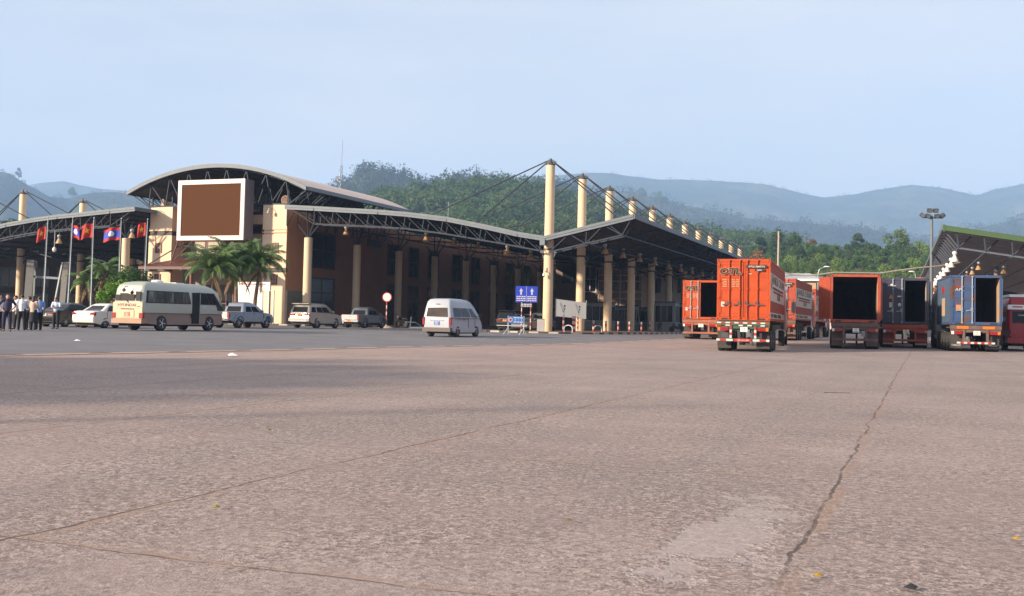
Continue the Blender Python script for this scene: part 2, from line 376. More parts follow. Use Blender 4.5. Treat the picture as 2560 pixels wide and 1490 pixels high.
def hill(key, prof, x0, x1, Yb, Yr, m, rough=.05, g=1.3, step=10, nr=26, zb=-.9):
    xs = [x0 + step * i for i in range(int((x1 - x0) / step) + 1)]
    def zr(px): return at(px, interp(prof, px), Yr).z
    def h(px, t):
        t_ = min(t, 1); z = zb + (zr(px) - zb) * (t_ ** g)
        X = (px - 1280) / FPX * (Yb + (Yr - Yb) * t); Y = Yb + (Yr - Yb) * t
        a = zr(px) * rough * min(1, t * 3) * (1 - .95 * ss(.5, 1, t_))
        z += a * 3 * mnoise.fractal(Vector((X / (Yr * .09), Y / (Yr * .09), key)), .9, 2.1, 6)
        if t > 1: z -= (t - 1) * zr(px) * 2.0
        return Vector((X, Y, z))
    ts = [i / nr for i in range(nr + 1)] + [1.12, 1.35]
    b = MB(); nx = len(xs)
    b.v = [tuple(h(x, t)) for t in ts for x in xs]
    b.f = [(j * nx + i, j * nx + i + 1, (j + 1) * nx + i + 1, (j + 1) * nx + i) for j in range(len(ts) - 1) for i in range(nx - 1)]
    b.m = [0] * len(b.f)
    o = tag(b.build('hill', m, None, 60), kind='structure'); HILLS[key] = h; return o
hg = hill_m('hill_green', (.022, .045, .018), (.045, .075, .025), (.10, .095, .05), .02)
hb = hill_m('hill_far', (.010, .022, .014), (.030, .050, .026), (.11, .10, .06), .0035)
A1 = [(700, 600), (860, 560), (900, 525), (950, 492), (1050, 474), (1150, 466), (1250, 462), (1320, 472), (1400, 492), (1450, 507), (1520, 527), (1600, 552), (1700, 577), (1800, 592), (1900, 603), (2000, 614), (2200, 620)]
A2 = [(640, 520), (760, 486), (830, 468), (870, 445), (905, 423), (920, 420), (960, 430), (1000, 438), (1050, 452), (1080, 455), (1120, 444), (1180, 439), (1220, 452), (1300, 460), (1350, 448), (1400, 455), (1480, 480), (1560, 520), (1700, 560)]
B1 = [(1200, 470), (1340, 448), (1380, 441), (1420, 437), (1480, 433), (1520, 433), (1580, 440), (1650, 447), (1750, 451), (1830, 455), (1900, 458), (1960, 471), (2020, 486), (2060, 492), (2120, 486), (2200, 472), (2280, 464), (2340, 468), (2400, 481), (2440, 488), (2500, 471), (2560, 460), (2720, 440)]
B2 = [(1200, 500), (1400, 482), (1560, 478), (1620, 490), (1700, 512), (1800, 530), (1880, 548), (2000, 556), (2150, 572), (2300, 598), (2420, 575), (2560, 545), (2720, 520)]
C1 = [(-160, 440), (0, 470), (60, 462), (105, 455), (150, 453), (200, 464), (250, 472), (300, 476), (340, 484), (420, 500), (600, 520)]
C2 = [(-160, 415), (-50, 424), (0, 430), (15, 434), (40, 450), (70, 467), (120, 492), (160, 496), (200, 486), (230, 481), (270, 479), (320, 484), (400, 492), (600, 530)]
hill(1, A1, 640, 2240, 260, 720, hg, .06, 1.25, 12)
hill(2, A2, 600, 1720, 700, 1550, hg, .05, 1.2)
hill(3, B1, 1160, 2760, 2500, 4100, hb, .07, 1.1)
hill(4, B2, 1160, 2760, 1300, 2500, hb, .085, 1.2)
hill(5, C1, -220, 640, 2700, 4300, hb, .04, 1.1)
hill(6, C2, -220, 640, 1200, 2400, hb, .05, 1.15)
hill(7, [(1500, 680), (1800, 676), (1900, 664), (2100, 656), (2300, 654), (2500, 655), (2760, 655)], 1500, 2760, 165, 400, hill_m('bank_earth', (.05, .055, .025), (.10, .085, .05), (.17, .12, .08), .06), .05, 1.0, 14, 16)
# forest mass: many small leaf clumps in one mesh per hill
def clump(b, c, r, n, flat=.8, mi=0):
    for _ in range(n):
        d = Vector((R.gauss(0, 1), R.gauss(0, 1), R.gauss(0, 1))).normalized(); rr = r * (.55 + .45 * R.random())
        p = c + Vector((d.x * rr, d.y * rr, d.z * rr * flat))
        nrm = (d + Vector((R.gauss(0, .5), R.gauss(0, .5), R.gauss(0, .5)))).normalized()
        q = nrm.to_track_quat('Z', 'Y').to_matrix(); s = r * R.uniform(.10, .2)
        a = R.random() * 6.28; u = q @ Vector((cos(a), sin(a), 0)) * s; v_ = q @ Vector((-sin(a), cos(a), 0)) * s * R.uniform(.5, .9)
        b.add([p - u - v_ * .5, p + u * .2 - v_, p + u + v_ * .4, p - u * .3 + v_], [(0, 1, 2, 3)], mi)
def foliage(name, c, c2, sc=.5):
    m = mat(name, c, .65, 0, 0, sc, col2=c2, thr=(.3, .7), spec=.2); n = m.node_tree; b = n.nodes['Principled BSDF']
    if 'tl' not in n.nodes:
        tl_ = n.nodes.new('ShaderNodeBsdfTranslucent'); tl_.name = 'tl'; x = n.nodes.new('ShaderNodeMixShader'); x.inputs[0].default_value = .42
        n.links.new(b.inputs['Base Color'].links[0].from_socket, tl_.inputs[0]); n.links.new(b.outputs[0], x.inputs[1]); n.links.new(tl_.outputs[0], x.inputs[2]); n.links.new(x.outputs[0], n.nodes['Material Output'].inputs['Surface'])
    return m
def forest(key, x0, x1, t0, t1, n, r, m, dens=26):
    b = MB(); h = HILLS[key]
    for _ in range(n):
        px = R.uniform(x0, x1); t = t0 + (t1 - t0) * R.random() ** .8
        p = h(px, t); rr = r * R.uniform(.6, 1.4)
        clump(b, p + Vector((0, 0, rr * .5)), rr, dens)
        if R.random() < .3: clump(b, p + Vector((R.uniform(-1, 1) * rr, R.uniform(-1, 1) * rr, rr * 1.3)), rr * .6, dens // 2)
    tag(b.build('hillside_forest', m), kind='stuff')
fA = foliage('forest_green', (.03, .075, .022), (.11, .165, .055), .03)
fB = foliage('forest_blue', (.02, .035, .022), (.05, .065, .035), .02)
forest(1, 760, 2000, .12, 1.0, 2600, 5.0, fA, 90)
forest(2, 760, 1500, .35, 1.0, 1100, 9, fB, 44)
forest(3, 1380, 2600, .97, 1.0, 240, 7, fB, 20)
forest(4, 1450, 2600, .25, 1.0, 1000, 12, fB, 30)
forest(6, -60, 420, .7, 1.0, 260, 6, fB, 30)
# ------------------------------------------------------------------ canopies on cable masts
def pl(k, x):
    if x <= k[0][0]: (a, p), (c, q) = k[0], k[1]
    elif x >= k[-1][0]: (a, p), (c, q) = k[-2], k[-1]
    else: (a, p), (c, q) = next((i, j) for i, j in zip(k, k[1:]) if x <= j[0])
    return p + (q - p) * (x - a) / (c - a)
TOP = [(-25, 11.05), (-22, 10.87), (-18.4, 10.62), (-15.5, 10.44), (-12.8, 10.2), (-8.9, 9.72), (-5.2, 9.0), (-2.4, 8.38), (0, 8.0), (7.5, 9.68)]
BOT = [(-22, 9.33), (-18, 9.15), (-13.4, 8.88), (-9.6, 8.42), (-4, 7.5), (-.45, 6.86)]
def canopy(label, f, v0, v1, mu, mvs, bvs, cab):
    root = bthing('cable_stayed_canopy', label, 'canopy')
    us_ = [p[0] for p in TOP]
    b = MB()
    for a, c in zip(us_, us_[1:]):
        za, zc = pl(TOP, a), pl(TOP, c)
        b.quad((f(a), v0, za), (f(c), v0, zc), (f(c), v1, zc), (f(a), v1, za), 0)
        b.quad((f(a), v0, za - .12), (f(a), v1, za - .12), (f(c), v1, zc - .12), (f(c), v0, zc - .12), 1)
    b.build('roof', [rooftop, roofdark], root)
    b = MB()
    for a, c in zip(us_, us_[1:]):
        for d0, d1, o in ((.06, -.16, .10), (-.165, -.36, .06)):
            za, zc = pl(TOP, a), pl(TOP, c)
            vs = [(f(x), y, z + d) for y in (v0 - o, v0 + .03) for x, z, d in ((a, za, d1), (c, zc, d1), (c, zc, d0), (a, za, d0))]
            b.add(vs, [(0, 1, 2, 3), (7, 6, 5, 4), (0, 4, 5, 1), (3, 2, 6, 7), (1, 5, 6, 2), (0, 3, 7, 4)])
    for x in (-25.05, 7.5):
        z = pl(TOP, x); xa, xb = sorted((f(x), f(x + .12)))
        b.box(xa, xb, v0 - .05, v1, z - .30, z + .05)
    for a in us_[1:-1:2]: b.box(f(a) - .03, f(a) + .03, v0 - .115, v0 - .09, pl(TOP, a) - .36, pl(TOP, a) + .06)
    b.build('fascia', fascia_m, root)
    gut = MB(); zz = pl(TOP, 0); gut.box(min(f(-.34), f(.1)), max(f(-.34), f(.1)), v0 - .16, v0 + .55, 7.3, 7.78); gut.build('gutter_box', fascia_m, root)
    def truss(v):
        t = MB(); w_ = .065
        n = 12; xs = [-22 + 21.55 * i / n for i in range(n + 1)]
        for a, c in zip(xs, xs[1:]):
            t.bar((f(a), v, pl(BOT, a)), (f(c), v, pl(BOT, c)), .12)
            t.bar((f(c), v, pl(BOT, c)), (f(c) + (.18 if f(1) > f(0) else -.18), v, pl(TOP, c + .18) - .2), w_)
            t.bar((f(c), v, pl(BOT, c)), (f(a) + (.18 if f(1) > f(0) else -.18), v, pl(TOP, a + .18) - .2), w_ * .8)
        t.bar((f(-22), v, 9.33), (f(-22), v, 10.7), w_); t.bar((f(-22), v, 9.33), (f(-24.7), v, 10.85), w_)
        for a, c in zip(us_[:-2], us_[1:-1]): t.bar((f(a), v, pl(TOP, a) - .22), (f(c), v, pl(TOP, c) - .22), .12)
        # short wing
        t.bar((f(0.3), v, 7.85), (f(7.4), v, 9.45), .12); t.bar((f(.45), v, 6.75), (f(6.55), v, 8.08), .12)
        q = [(.45, 6.75), (2.1, 8.22), (3.5, 7.41), (5, 8.9), (6.55, 8.08), (7.3, 9.4)]
        for a, c in zip(q, q[1:]): t.bar((f(a[0]), v, a[1]), (f(c[0]), v, c[1]), w_)
        t.bar((f(3.5), v, 7.41), (f(3.6), v, 8.6), w_); t.bar((f(6.55), v, 8.08), (f(5.4), v, 8.98), w_)
        return t
    tm = truss(0).mesh('truss', steel)
    for v in [v0 + .12] + [x for x in mvs]:
        o = link('truss', tm, root); o.location.y = v
    # long tubes running away from the viewer, with their struts
    b = MB()
    for (u, z) in ((6.55, 8.08), (3.5, 7.41), (-22, 9.33), (-13.4, 8.88), (-7, 8.0)): b.bar((f(u), v0, z), (f(u), v1, z), .11)
    v = v0 + 1
    while v < v1:
        b.bar((f(6.55), v, 8.08), (f(7.4), v + .5, 9.42), .06); b.bar((f(6.55), v, 8.08), (f(4.6), v + .5, 8.85), .06)
        v += 2.24
    for i in range(11):
        u = -24 + 2.3 * i; b.bar((f(u), v0, pl(TOP, u) - .2), (f(u), v1, pl(TOP, u) - .2), .09)
    for i in range(3): u = 1.8 + 2 * i; b.bar((f(u), v0, pl(TOP, u) - .2), (f(u), v1, pl(TOP, u) - .2), .09)
    b.build('purlin', steel, root)
    # masts
    mm = MB().lathe([(.41, .15), (.405, 5), (.39, 11), (.375, 14.05)], 20).mesh('mast', colm, 40)
    capm = MB().lathe([(.36, 14.05), (.40, 14.07), (.40, 14.16), (.26, 14.22), (.10, 14.5), (.10, 14.62), (.02, 14.66)], 12)
    for a in (0, pi): capm.bar((.1 * cos(a), 0, 14.5), (.5 * cos(a), 0, 14.28), .05, .16)
    capm = capm.mesh('cap', dark)
    cm = MB()
    sgn = 1 if f(1) > f(0) else -1
    top = Vector((0, 0, 14.55)); cms = []
    for (u, dv, z) in cab:
        c = MB(); d = Vector((sgn * u, dv, z)); c.cyl(top + (d - top).normalized() * .35, d, .055, n=6); cms.append(c.mesh('cable', steel))
    brk = MB()
    for s in (-1, 1):
        brk.bar((s * .38, 0, 6.25), (s * .62, 0, 6.8), .16, .1); brk.box(min(s * .36, s * .72), max(s * .36, s * .72), -.12, .12, 6.72, 6.95)
    brk.cyl((0, 0, 6.95), (0, 0, 7.1), .47, n=16); brk = brk.mesh('bracket', dark)
    for v in mvs:
        m = link('mast', mm, root); m.location = (mu, v, 0)
        link('cap', capm, m); link('bracket', brk, m)
        for c in cms: link('cable', c, m)
    # short columns along the hall with raking struts
    cmn = MB().lathe([(.385, .15), (.38, 8.0), (.38, 8.17), (.30, 8.2)], 18).mesh('column', colm, 40)
    st = MB()
    for s, e in ((-1, 0), (1, 0), (0, -1), (0, 1)): st.cyl((0, 0, 8.17), (s * 1.15 + (.3 if e else 0), e * .9, 9.4 if s else 10.5), .07, n=6)
    st.ell((0, 0, 8.22), (.16, .16, .12)); st = st.mesh('strut', steel)
    for v in bvs:
        m = link('column', cmn, root); m.location = (f(-23.2), v, 0); link('strut', st, m)
    return root
RV = [8.96 * i for i in range(12)]
can_r = canopy('long pale-fasciaed canopy on twelve cream cable masts, right of the arched hall', lambda u: u, -1.2, 102, 0, RV, RV,
               [(-11.2, 0, 9.95), (-7.0, .6, 9.35), (6.7, .5, 9.5), (6.2, -.7, 9.4)])
LV_ = [-1.2 + 9.1 * i for i in range(8)]
can_l = canopy('canopy on cable masts reaching out of frame, left of the arched hall', lambda u: -66.1 - u, -2.2, 66, -65.6, [x for x in LV_], [-1.2 + 9.1 * i for i in range(7)],
               [(-11.2, 0, 9.95), (-7.0, .6, 9.35), (6.7, .5, 9.5), (6.2, -.7, 9.4)])
can_l['label'] = 'canopy on cable masts running out of frame, left of the arched hall behind the flagpoles'

# ------------------------------------------------------------------ main hall
hall = bthing('border_hall', 'cream hall with arched metal roof and two front towers, between the two canopies', 'building')
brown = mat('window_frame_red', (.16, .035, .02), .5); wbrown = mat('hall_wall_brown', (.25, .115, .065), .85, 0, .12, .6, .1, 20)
band = mat('dark_band', (.06, .05, .045), .7); dado = mat('grey_green_dado', (.20, .20, .155), .6, 0, .2, 2)
greyw = mat('recess_wall_grey', (.28, .24, .19), .8, 0, .1)
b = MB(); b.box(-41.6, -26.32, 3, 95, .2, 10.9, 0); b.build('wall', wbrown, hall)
b = MB(); b.box(-39.3, -28.85, 2.86, 2.99, .2, 11.0); b.build('front_wall', greyw, hall)
def tower(u0, u1):
    t = MB(); t.box(u0, u1, 1, 3.4, 9.06, 11.42); t.box(u0 + .0, u1, 1, 3.4, 5.5, 8.62); t.box(u0 + .06, u1 - .0, 1.06, 3.3, 5.1, 5.5)
    t.box(u0 + .03, u1, 1.0, 3.4, .2, 5.1); o = t.build('tower', cream, hall)
    q = MB(); q.box(u0 + .07, u1 - .07, 1.1, 3.3, 8.62, 9.06); q.build('groove_band', band if u0 < -35 else cream, o)
    q = MB(); q.box(u0 - .05, u1 + .16, .82, 1.055, 5.12, 5.46); q.build('ledge', band, o)
    if u0 < -35: return o
    q = MB(); q.box(u0 - .03, u1 + .03, .96, 1.1, 8.78, 8.88); q.build('moulding', cream, o)
    return o
tl = tower(-42.05, -39.3); tr = tower(-28.85, -26.2)
b = MB(); b.box(-26.32, -26.17, 1.4, 4.9, .2, 3.4); b.build('dado', dado, hall)
b = MB(); b.box(-26.31, -26.175, 1.03, 5.0, 3.4, 11.38); b.build('side_slab', mat('orange_side', (.52, .25, .12), .8, 0, .08, .7), hall)  # thin orange slab laid over the tower's right side and the wall beside it
# beams in the recess, between towers and behind the screen
b = MB(); b.box(-39.3, -28.85, 2.2, 2.86, 9.75, 10.62); b.build('beam', cream, hall)
def win(par, plane, c, a0, a1, z0, z1, nx=2, nz=2, fr=None, fw=.09, gl=None, name='window'):
    fr = fr or brown; b = MB()
    def bx(p0, p1, q0, q1, d0, d1):
        if plane == 'v': b.box(p0, p1, c - d1, c - d0, q0, q1)
        else: b.box(c + d0, c + d1, p0, p1, q0, q1)
    for (p0, p1, q0, q1) in ((a0, a1, z0, z0 + fw), (a0, a1, z1 - fw, z1), (a0, a0 + fw, z0 + fw, z1 - fw), (a1 - fw, a1, z0 + fw, z1 - fw)): bx(p0, p1, q0, q1, .0, .07)
    for i in range(1, nx): x = a0 + (a1 - a0) * i / nx; bx(x - fw * .35, x + fw * .35, z0 + fw, z1 - fw, .0, .055)
    for i in range(1, nz): z = z0 + (z1 - z0) * i / nz; bx(a0 + fw, a1 - fw, z - fw * .3, z + fw * .3, .0, .05)
    o = b.build(name, fr, par); b = MB(); bx(a0 + fw, a1 - fw, z0 + fw, z1 - fw, .0, .022); b.build('pane', gl or glass, o); return o
reflg = mat('window_glass_pale', (.16, .12, .09), .2, 0, .3, .5)
win(tl, 'v', 1.0, -41.2, -40.44, 6.9, 7.9, gl=reflg); win(tl, 'v', 1.0, -41.2, -40.45, 3.9, 4.85, gl=reflg)
win(tr, 'v', 1.0, -27.76, -27.05, 6.88, 7.85, gl=reflg); win(tr, 'v', 1.0, -27.8, -27.07, 3.92, 4.9, gl=reflg)
win(hall, 'v', 2.86, -40.0 + .75, -38.45, 6.98, 8.02, gl=reflg)
cur = mat('curtained_glass', (.30, .24, .16), .3, 0, .25, 3, stretch=(8, 1, .4))
for a, c in ((-38.2, -36.65), (-36.5, -34.15), (-33.9, -32.5)): win(hall, 'v', 2.86, a, c, 7.3, 8.2, 1, 1, gl=cur)
win(hall, 'v', 2.86, -31.4, -28.95, 8.85, 9.72, 2, 1); win(hall, 'v', 2.86, -31.4, -28.95, 10.66, 11.0, 2, 1)
for i in range(5): win(hall, 'v', 2.86, -38.9 + 2 * i, -37.2 + 2 * i, .3, 3.9, 2, 2, gl=glass, name='entrance_door')
wfr = mat('dark_window_frame', (.035, .03, .03), .5)
v = 5.25
for v, wd in ((5.25, 4.7), (21.2, 3.1), (26.4, 2.6), (31.5, 3), (38.5, 3), (44.5, 3), (51, 3), (57, 3), (64, 3), (71, 3), (77.5, 3), (85, 3), (90, 3)):
    win(hall, 'u', -26.32, v, v + wd, 5.75, 9.3, 2, 2, wfr, .14); win(hall, 'u', -26.32, v, v + wd, .35, 4.85, 2, 3, wfr, .14)
b = MB()
for i in range(6): b.box(-26.32, -26.24, 16.6, 19.5, 8.72 + .11 * i, 8.79 + .11 * i)
b.box(-26.32, -26.28, 16.5, 19.6, 8.66, 9.4); b.build('vent_louvre', wfr, hall)
# arched roof
CU, HC, SG, ZE = -34.2, 10.3, 2.42, 12.95
RR = (HC * HC + SG * SG) / (2 * SG)
def az(u): return ZE + sqrt(max(0, RR * RR - (u - CU) ** 2)) - (RR - SG)
def arch(v0, v1, z0, z1, m, name, N=28):
    b = MB()
    for i in range(N):
        a, c = CU - HC + 2 * HC * i / N, CU - HC + 2 * HC * (i + 1) / N
        vs = [(x, y, az(x) + z) for y in (v0, v1) for x, z in ((a, z0), (c, z0), (c, z1), (a, z1))]
        fs = [(0, 1, 2, 3), (7, 6, 5, 4), (3, 2, 6, 7)]; b.add(vs, fs, 0); b.add(vs, [(0, 4, 5, 1)], 1)
        if i == 0: b.add(vs, [(0, 3, 7, 4)], 0)
        if i == N - 1: b.add(vs, [(1, 5, 6, 2)], 0)
    return b.build(name, m, hall)
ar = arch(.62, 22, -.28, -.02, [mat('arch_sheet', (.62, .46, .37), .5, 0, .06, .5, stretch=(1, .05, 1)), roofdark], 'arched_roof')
arch(.4, .60, -.34, .03, [fascia_m, fascia_m], 'arch_fascia')
for x in (CU - HC, CU + HC):
    b = MB(); b.box(x - .1, x + .1, .62, 22, ZE - .3, ZE + .04); b.build('eave_trim', fascia_m, hall)
t = MB()
def atruss(v):
    n = 8; lo = [(-42.2 + 16.2 * i / n, 11.5 if 0 < i < n else 11.45) for i in range(n + 1)]
    hi = [CU - HC + .3 + (2 * HC - .6) * i / 9 for i in range(10)]
    for a, c in zip(hi, hi[1:]): t.bar((a, v, az(a) - .4), (c, v, az(c) - .4), .13)
    for a, c in zip(lo, lo[1:]): t.bar((a[0], v, a[1]), (c[0], v, c[1]), .12)
    for i, (x, z) in enumerate(lo): 
        for h in (hi[i], hi[i + 1]): t.bar((x, v, z), (h, v, az(h) - .4), .09)
for v in (1.0, 4.5, 8.2, 11.8, 15.4, 19, 21.6): atruss(v)
for i in range(10):
    u = CU - HC + .3 + (2 * HC - .6) * i / 9; t.bar((u, .6, az(u) - .42), (u, 22, az(u) - .42), .1)
for u in (-42, -26.2):
    t.bar((u, 1, 11.5), (u, 22, 11.5), .12)
    for i in range(12): v = 1 + 1.75 * i; s = 1 if u > -30 else -1; t.bar((u, v, 11.5), (u + s * 2.2, v + .9, ZE - .25), .07); t.bar((u, v + 1.75, 11.5), (u + s * 2.2, v + .9, ZE - .25), .07); t.bar((u, v, 9.4), (u, v, 11.5), .1); t.bar((u, v, 9.4), (u, v + 1.75, 11.5), .06)
for u in (-41.9, -26.3, -39.5, -28.7): t.bar((u, 1.2, 11.3), (u, 1.2, 12.4), .12)
t.build('truss', steel, ar)
b = MB(); N = 12
b.prism([(-41.5, 9.4)] + [(-41.5 + 11.5 * i / N, az(-41.5 + 11.5 * i / N) - .45) for i in range(N + 1)] + [(-30, 9.4)], lambda p, s: (p[0], 21.9 + .1 * s, p[1]))
b.build('rear_gable', roofdark, hall)
# entrance awning
aw = mat('awning_red_brown', (.095, .030, .022), .55, 0, .15, .8)
b = MB()
b.prism([(-40.3, 5.15), (-28.6, 5.15), (-28.6, 5.45), (-40.3, 5.45)], lambda p, s: (p[0], (-2.4, -2.2)[s], p[1]))
N = 1
P = [(-40.35, -2.45, 5.43), (-28.55, -2.45, 5.43), (-30.5, .4, 6.35), (-37.6, .4, 6.35)]
b.add([*P, (-37.6, 2.8, 6.6), (-30.5, 2.8, 6.6), (-40.35, .8, 5.43), (-28.55, .8, 5.43)], [(0, 1, 2, 3), (3, 2, 5, 4), (0, 3, 4, 6), (1, 7, 5, 2), (0, 6, 7, 1)])
a_o = b.build('entrance_awning', aw, hall)
b = MB()
for x0, x1 in ((-37.2, -35.3), (-37.2, -37.0), (-30.8, -32.5)): b.bar((x1, -.9, 7.9), (x0 if x0 != x1 else x0, -1.6, 5.75), .1)
b.bar((-39.6, -2.1, 5.5), (-36.4, -.6, 7.8), .1); b.build('stay_rod', aw, a_o)
for x in (-40.0, -34.4, -28.9):
    b = MB(); b.cyl((x, -2.1, .2), (x, -2.1, 5.2), .14, n=10); b.build('awning_post', brown, a_o)
led = bthing('led_screen', 'big blank brown display screen in a white frame, mounted between the hall towers', 'screen', -33.27, -1.1, 7.95)
b = MB(); w2, hh = 3.76, 5.7
for (x0, x1, z0, z1) in ((-w2, w2, 0, .42), (-w2, w2, hh - .42, hh), (-w2, -w2 + .42, .42, hh - .42), (w2 - .42, w2, .42, hh - .42)): b.box(x0, x1, 0, .12, z0, z1)
b.build('frame', mat('screen_frame_white', (.56, .49, .46), .5, 0, .03), led)
b = MB(); b.box(-w2 + .42, w2 - .42, .06, .10, .42, hh - .42); b.build('panel', mat('led_panel', (.078, .031, .011), .8, 0, .05, 6, spec=.1), led)
b = MB(); b.box(-w2 + .01, w2 - .01, .12, 1.5, .01, hh - .01); b.build('housing', mat('screen_housing', (.13, .11, .115), .6, 0, .1), led)
b = MB()
for x in (-2, 2): b.box(x - .1, x + .1, 1.5, 3.9, 1, 1.2); b.box(x - .1, x + .1, 1.5, 3.9, 4, 4.2)
b.build('bracket', dark, led)
b = MB()
for i in range(1, 5):
    x = -w2 + 2 * w2 * i / 5; b.box(x - .012, x + .012, -.004, 0, hh - .42, hh); b.box(x - .012, x + .012, -.004, 0, 0, .42)
for z in (1.9, 3.8):
    for s in (-1, 1): b.box(s * (w2 - .21) - .21, s * (w2 - .21) + .21, -.004, 0, z - .012, z + .012)
b.build('seam', mat('seam_grey', (.3, .25, .24), .6), led)
hornm = mat('horn_cream', (.66, .50, .38), .5)
def horn(u, v, z, rz, label):
    t = bthing('horn_loudspeaker', label, 'loudspeaker', u, v, z, 'horn loudspeakers on the towers'); t.rotation_euler[2] += rz
    MB().lathe([(.08, .45), (.12, .3), (.2, .1), (.42, -.35), (.40, -.35), (.17, .1), (.05, .2)], 16, (0, 0, .42), 'y').build('horn', hornm, t)
    MB().cyl((0, .5, .42), (0, .3, .42), .17, n=10).build('driver', hornm, t); MB().box(-.05, .05, .1, .2, 0, .42).build('bracket', dark, t)
horn(-40.5, 1.5, 11.42, -.6, 'cream horn loudspeaker on the left tower, under the roof edge'); horn(-26.6, 1.5, 11.42, .1, 'cream horn loudspeaker on top of the right tower beside the canopy')
def flood(u, z, label):
    t = bthing('flood_light', label, 'light', u, 1.0, z, 'bracket lights on the towers')
    MB().tube([(0, 0, .1), (0, -.25, .14), (0, -.5, .05), (0, -.55, -.15)], .03).build('arm', galv, t)
    MB().lathe([(.05, .02), (.12, -.06), (.14, -.28), (.05, -.34)], 12, (0, -.55, -.12)).build('head', mat('lamp_head_grey', (.35, .3, .26), .5), t)
flood(-40.6, 10.9, 'small bracket light on the left tower above the flags'); flood(-27.9, 10.95, 'small bracket camera light on the right tower face')
def camera_dome(u, v, z, rz, label):
    t = bthing('security_camera', label, 'camera', u, v, z); t.rotation_euler[2] += rz
    MB().box(-.09, .09, -.08, .02, .12, .5).build('junction_box', colm, t); MB().tube([(0, -.08, .2), (-.03, -.35, .22), (-.03, -.38, 0)], .03).build('arm', white, t)
    MB().lathe([(.02, 0), (.09, -.02), (.10, -.2), (.02, -.22)], 10, (-.03, -.38, 0)).build('housing', white, t); MB().ell((-.03, -.38, -.22), (.09, .09, .09)).build('dome', black, t)
camera_dome(-.1, -.41, 5.0, 0, 'white dome security camera on the nearest tall mast')

# hanging bell lamps
shade = mat('lamp_shade_alu', (.45, .27, .14), .45, .25, .1); shade2 = mat('lamp_shade_white', (.72, .70, .68), .4, .2, .05)
def lamp_proto(name, m, label, group):
    t = thing(name, label, 'lamp', (0, 0, 0), -TH, group)
    MB().lathe([(.04, .42), (.17, .36), (.2, .22), (.13, .08), (.06, .05)], 12).build('ballast', galv if m is shade else shade2, t, 50)
    MB().lathe([(.10, .06), (.16, -.06), (.30, -.38), (.33, -.46), (.30, -.45), (.13, -.08)], 14).build('lamp_shade', m, t, 50)
    MB().cyl((0, 0, .42), (0, 0, .62), .025, n=6).build('hanger', dark, t); return t
lp = None
def place_lamp(P, label, group, m=None):
    global lp
    if lp is None: lp = lamp_proto('bell_lamp', shade, label, group); lp.location = P; return lp
    c = dup(lp, P, -TH, label); c['group'] = group; return c
lamp_pts = []
for i, v in enumerate([4.6, 10.5, 16.6, 22.9, 29.1, 35.3, 41.5, 47.7, 53.9]):
    o = place_lamp(W(3.5, v, 7.45), ['bell lamp nearest the viewer under the raised right eave', 'second bell lamp under the right eave, from the front'][i] if i < 2 else 'bell lamp in the receding row under the right eave', 'lamps under the right eave')
for u, v, z, l in ((-20, 1.2, 8.95, 'bell lamp by the dark window, left end of the front truss'), (-12.6, 2.6, 8.45, 'sunlit bell lamp under the middle of the front truss'), (-12.6, 8.7, 8.5, 'dim bell lamp behind the middle of the front truss'), (-12.6, 14.6, 8.6, 'faint bell lamp deepest under the middle of the long roof'), (-5, 3.3, 7.3, 'sunlit orange bell lamp nearest the tall front mast'), (-5, 9.2, 7.3, 'dim bell lamp just left of the tall front mast')):
    place_lamp(W(u, v, z), l, 'lamps under the long roof')
P = at(487, 606, 1)
place_lamp(at(330, 583, 99), 'dull bell lamp by the column left of the hall', 'lamps under the left canopy'); place_lamp(at(148, 597, 103), 'dull bell lamp behind the second flag', 'lamps under the left canopy')
sec = thing('pendant_lamp', 'small white globe lamp hanging on a long rod under the left canopy', 'lamp', at(136, 620, 103), 0)
MB().cyl((0, 0, 0), (0, 0, 1.7), .05, n=6).build('rod', galv, sec); MB().ell((0, 0, -.15), (.2, .2, .26)).build('globe', shade2, sec)

# ------------------------------------------------------------------ left end: dark wing and leaning frames
wing = bthing('side_wing', 'dim brown wing with wide windows behind the left canopy columns', 'building')
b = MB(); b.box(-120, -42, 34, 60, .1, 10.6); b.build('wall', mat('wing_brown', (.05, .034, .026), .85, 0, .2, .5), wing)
b = MB(); b.box(-125, -74.5, 8, 33.8, 8.5, 8.8); b.build('shade_roof', roofdark, wing)  # overhang added to keep the sun off the wing wall
for i in range(12): win(wing, 'v', 34, -116 + 6 * i, -111.2 + 6 * i, 4.4, 7.2, 3, 1, wfr, .12); win(wing, 'v', 34, -116 + 6 * i, -111.2 + 6 * i, .6, 3.4, 3, 1, wfr, .1)
fr = thing('site_frame', 'white U-shaped steel frame standing under the left canopy', 'frame', at(125, 770, 112) * Vector((1, 1, 0)) if False else Vector((at(125, 770, 112).x, 112, zg(-48, 112))), 0)
def rel(o, x, y, Y): return at(x, y, Y) - Vector(o.location)
b = MB(); b.bar(rel(fr, 91, 652, 112), rel(fr, 87, 694, 112), .24); b.bar(rel(fr, 85, 692, 112), rel(fr, 166, 697, 112), .24); b.bar(rel(fr, 87, 694, 112), rel(fr, 82, 790, 112), .2); b.bar(rel(fr, 164, 655, 112), rel(fr, 160, 790, 112), .2); b.build('frame', galv, fr)
pn = mat('grey_panel', (.20, .19, .18), .7, 0, .1)
for i, (p, q, l) in enumerate((((77, 650), (66, 770), 'tall grey board leaning by the left mast'), ((165, 655), (152, 775), 'grey board leaning behind the second flagpole'))):
    t = thing('leaning_board', l, 'board', Vector((at(*q, 111).x, 111, zg(-50, 111))), 0)
    b = MB(); b.bar(rel(t, p[0], p[1], 111.6), rel(t, q[0], q[1] + 22, 110.8), .75 if i == 0 else .6, .1); b.build('board', pn, t)
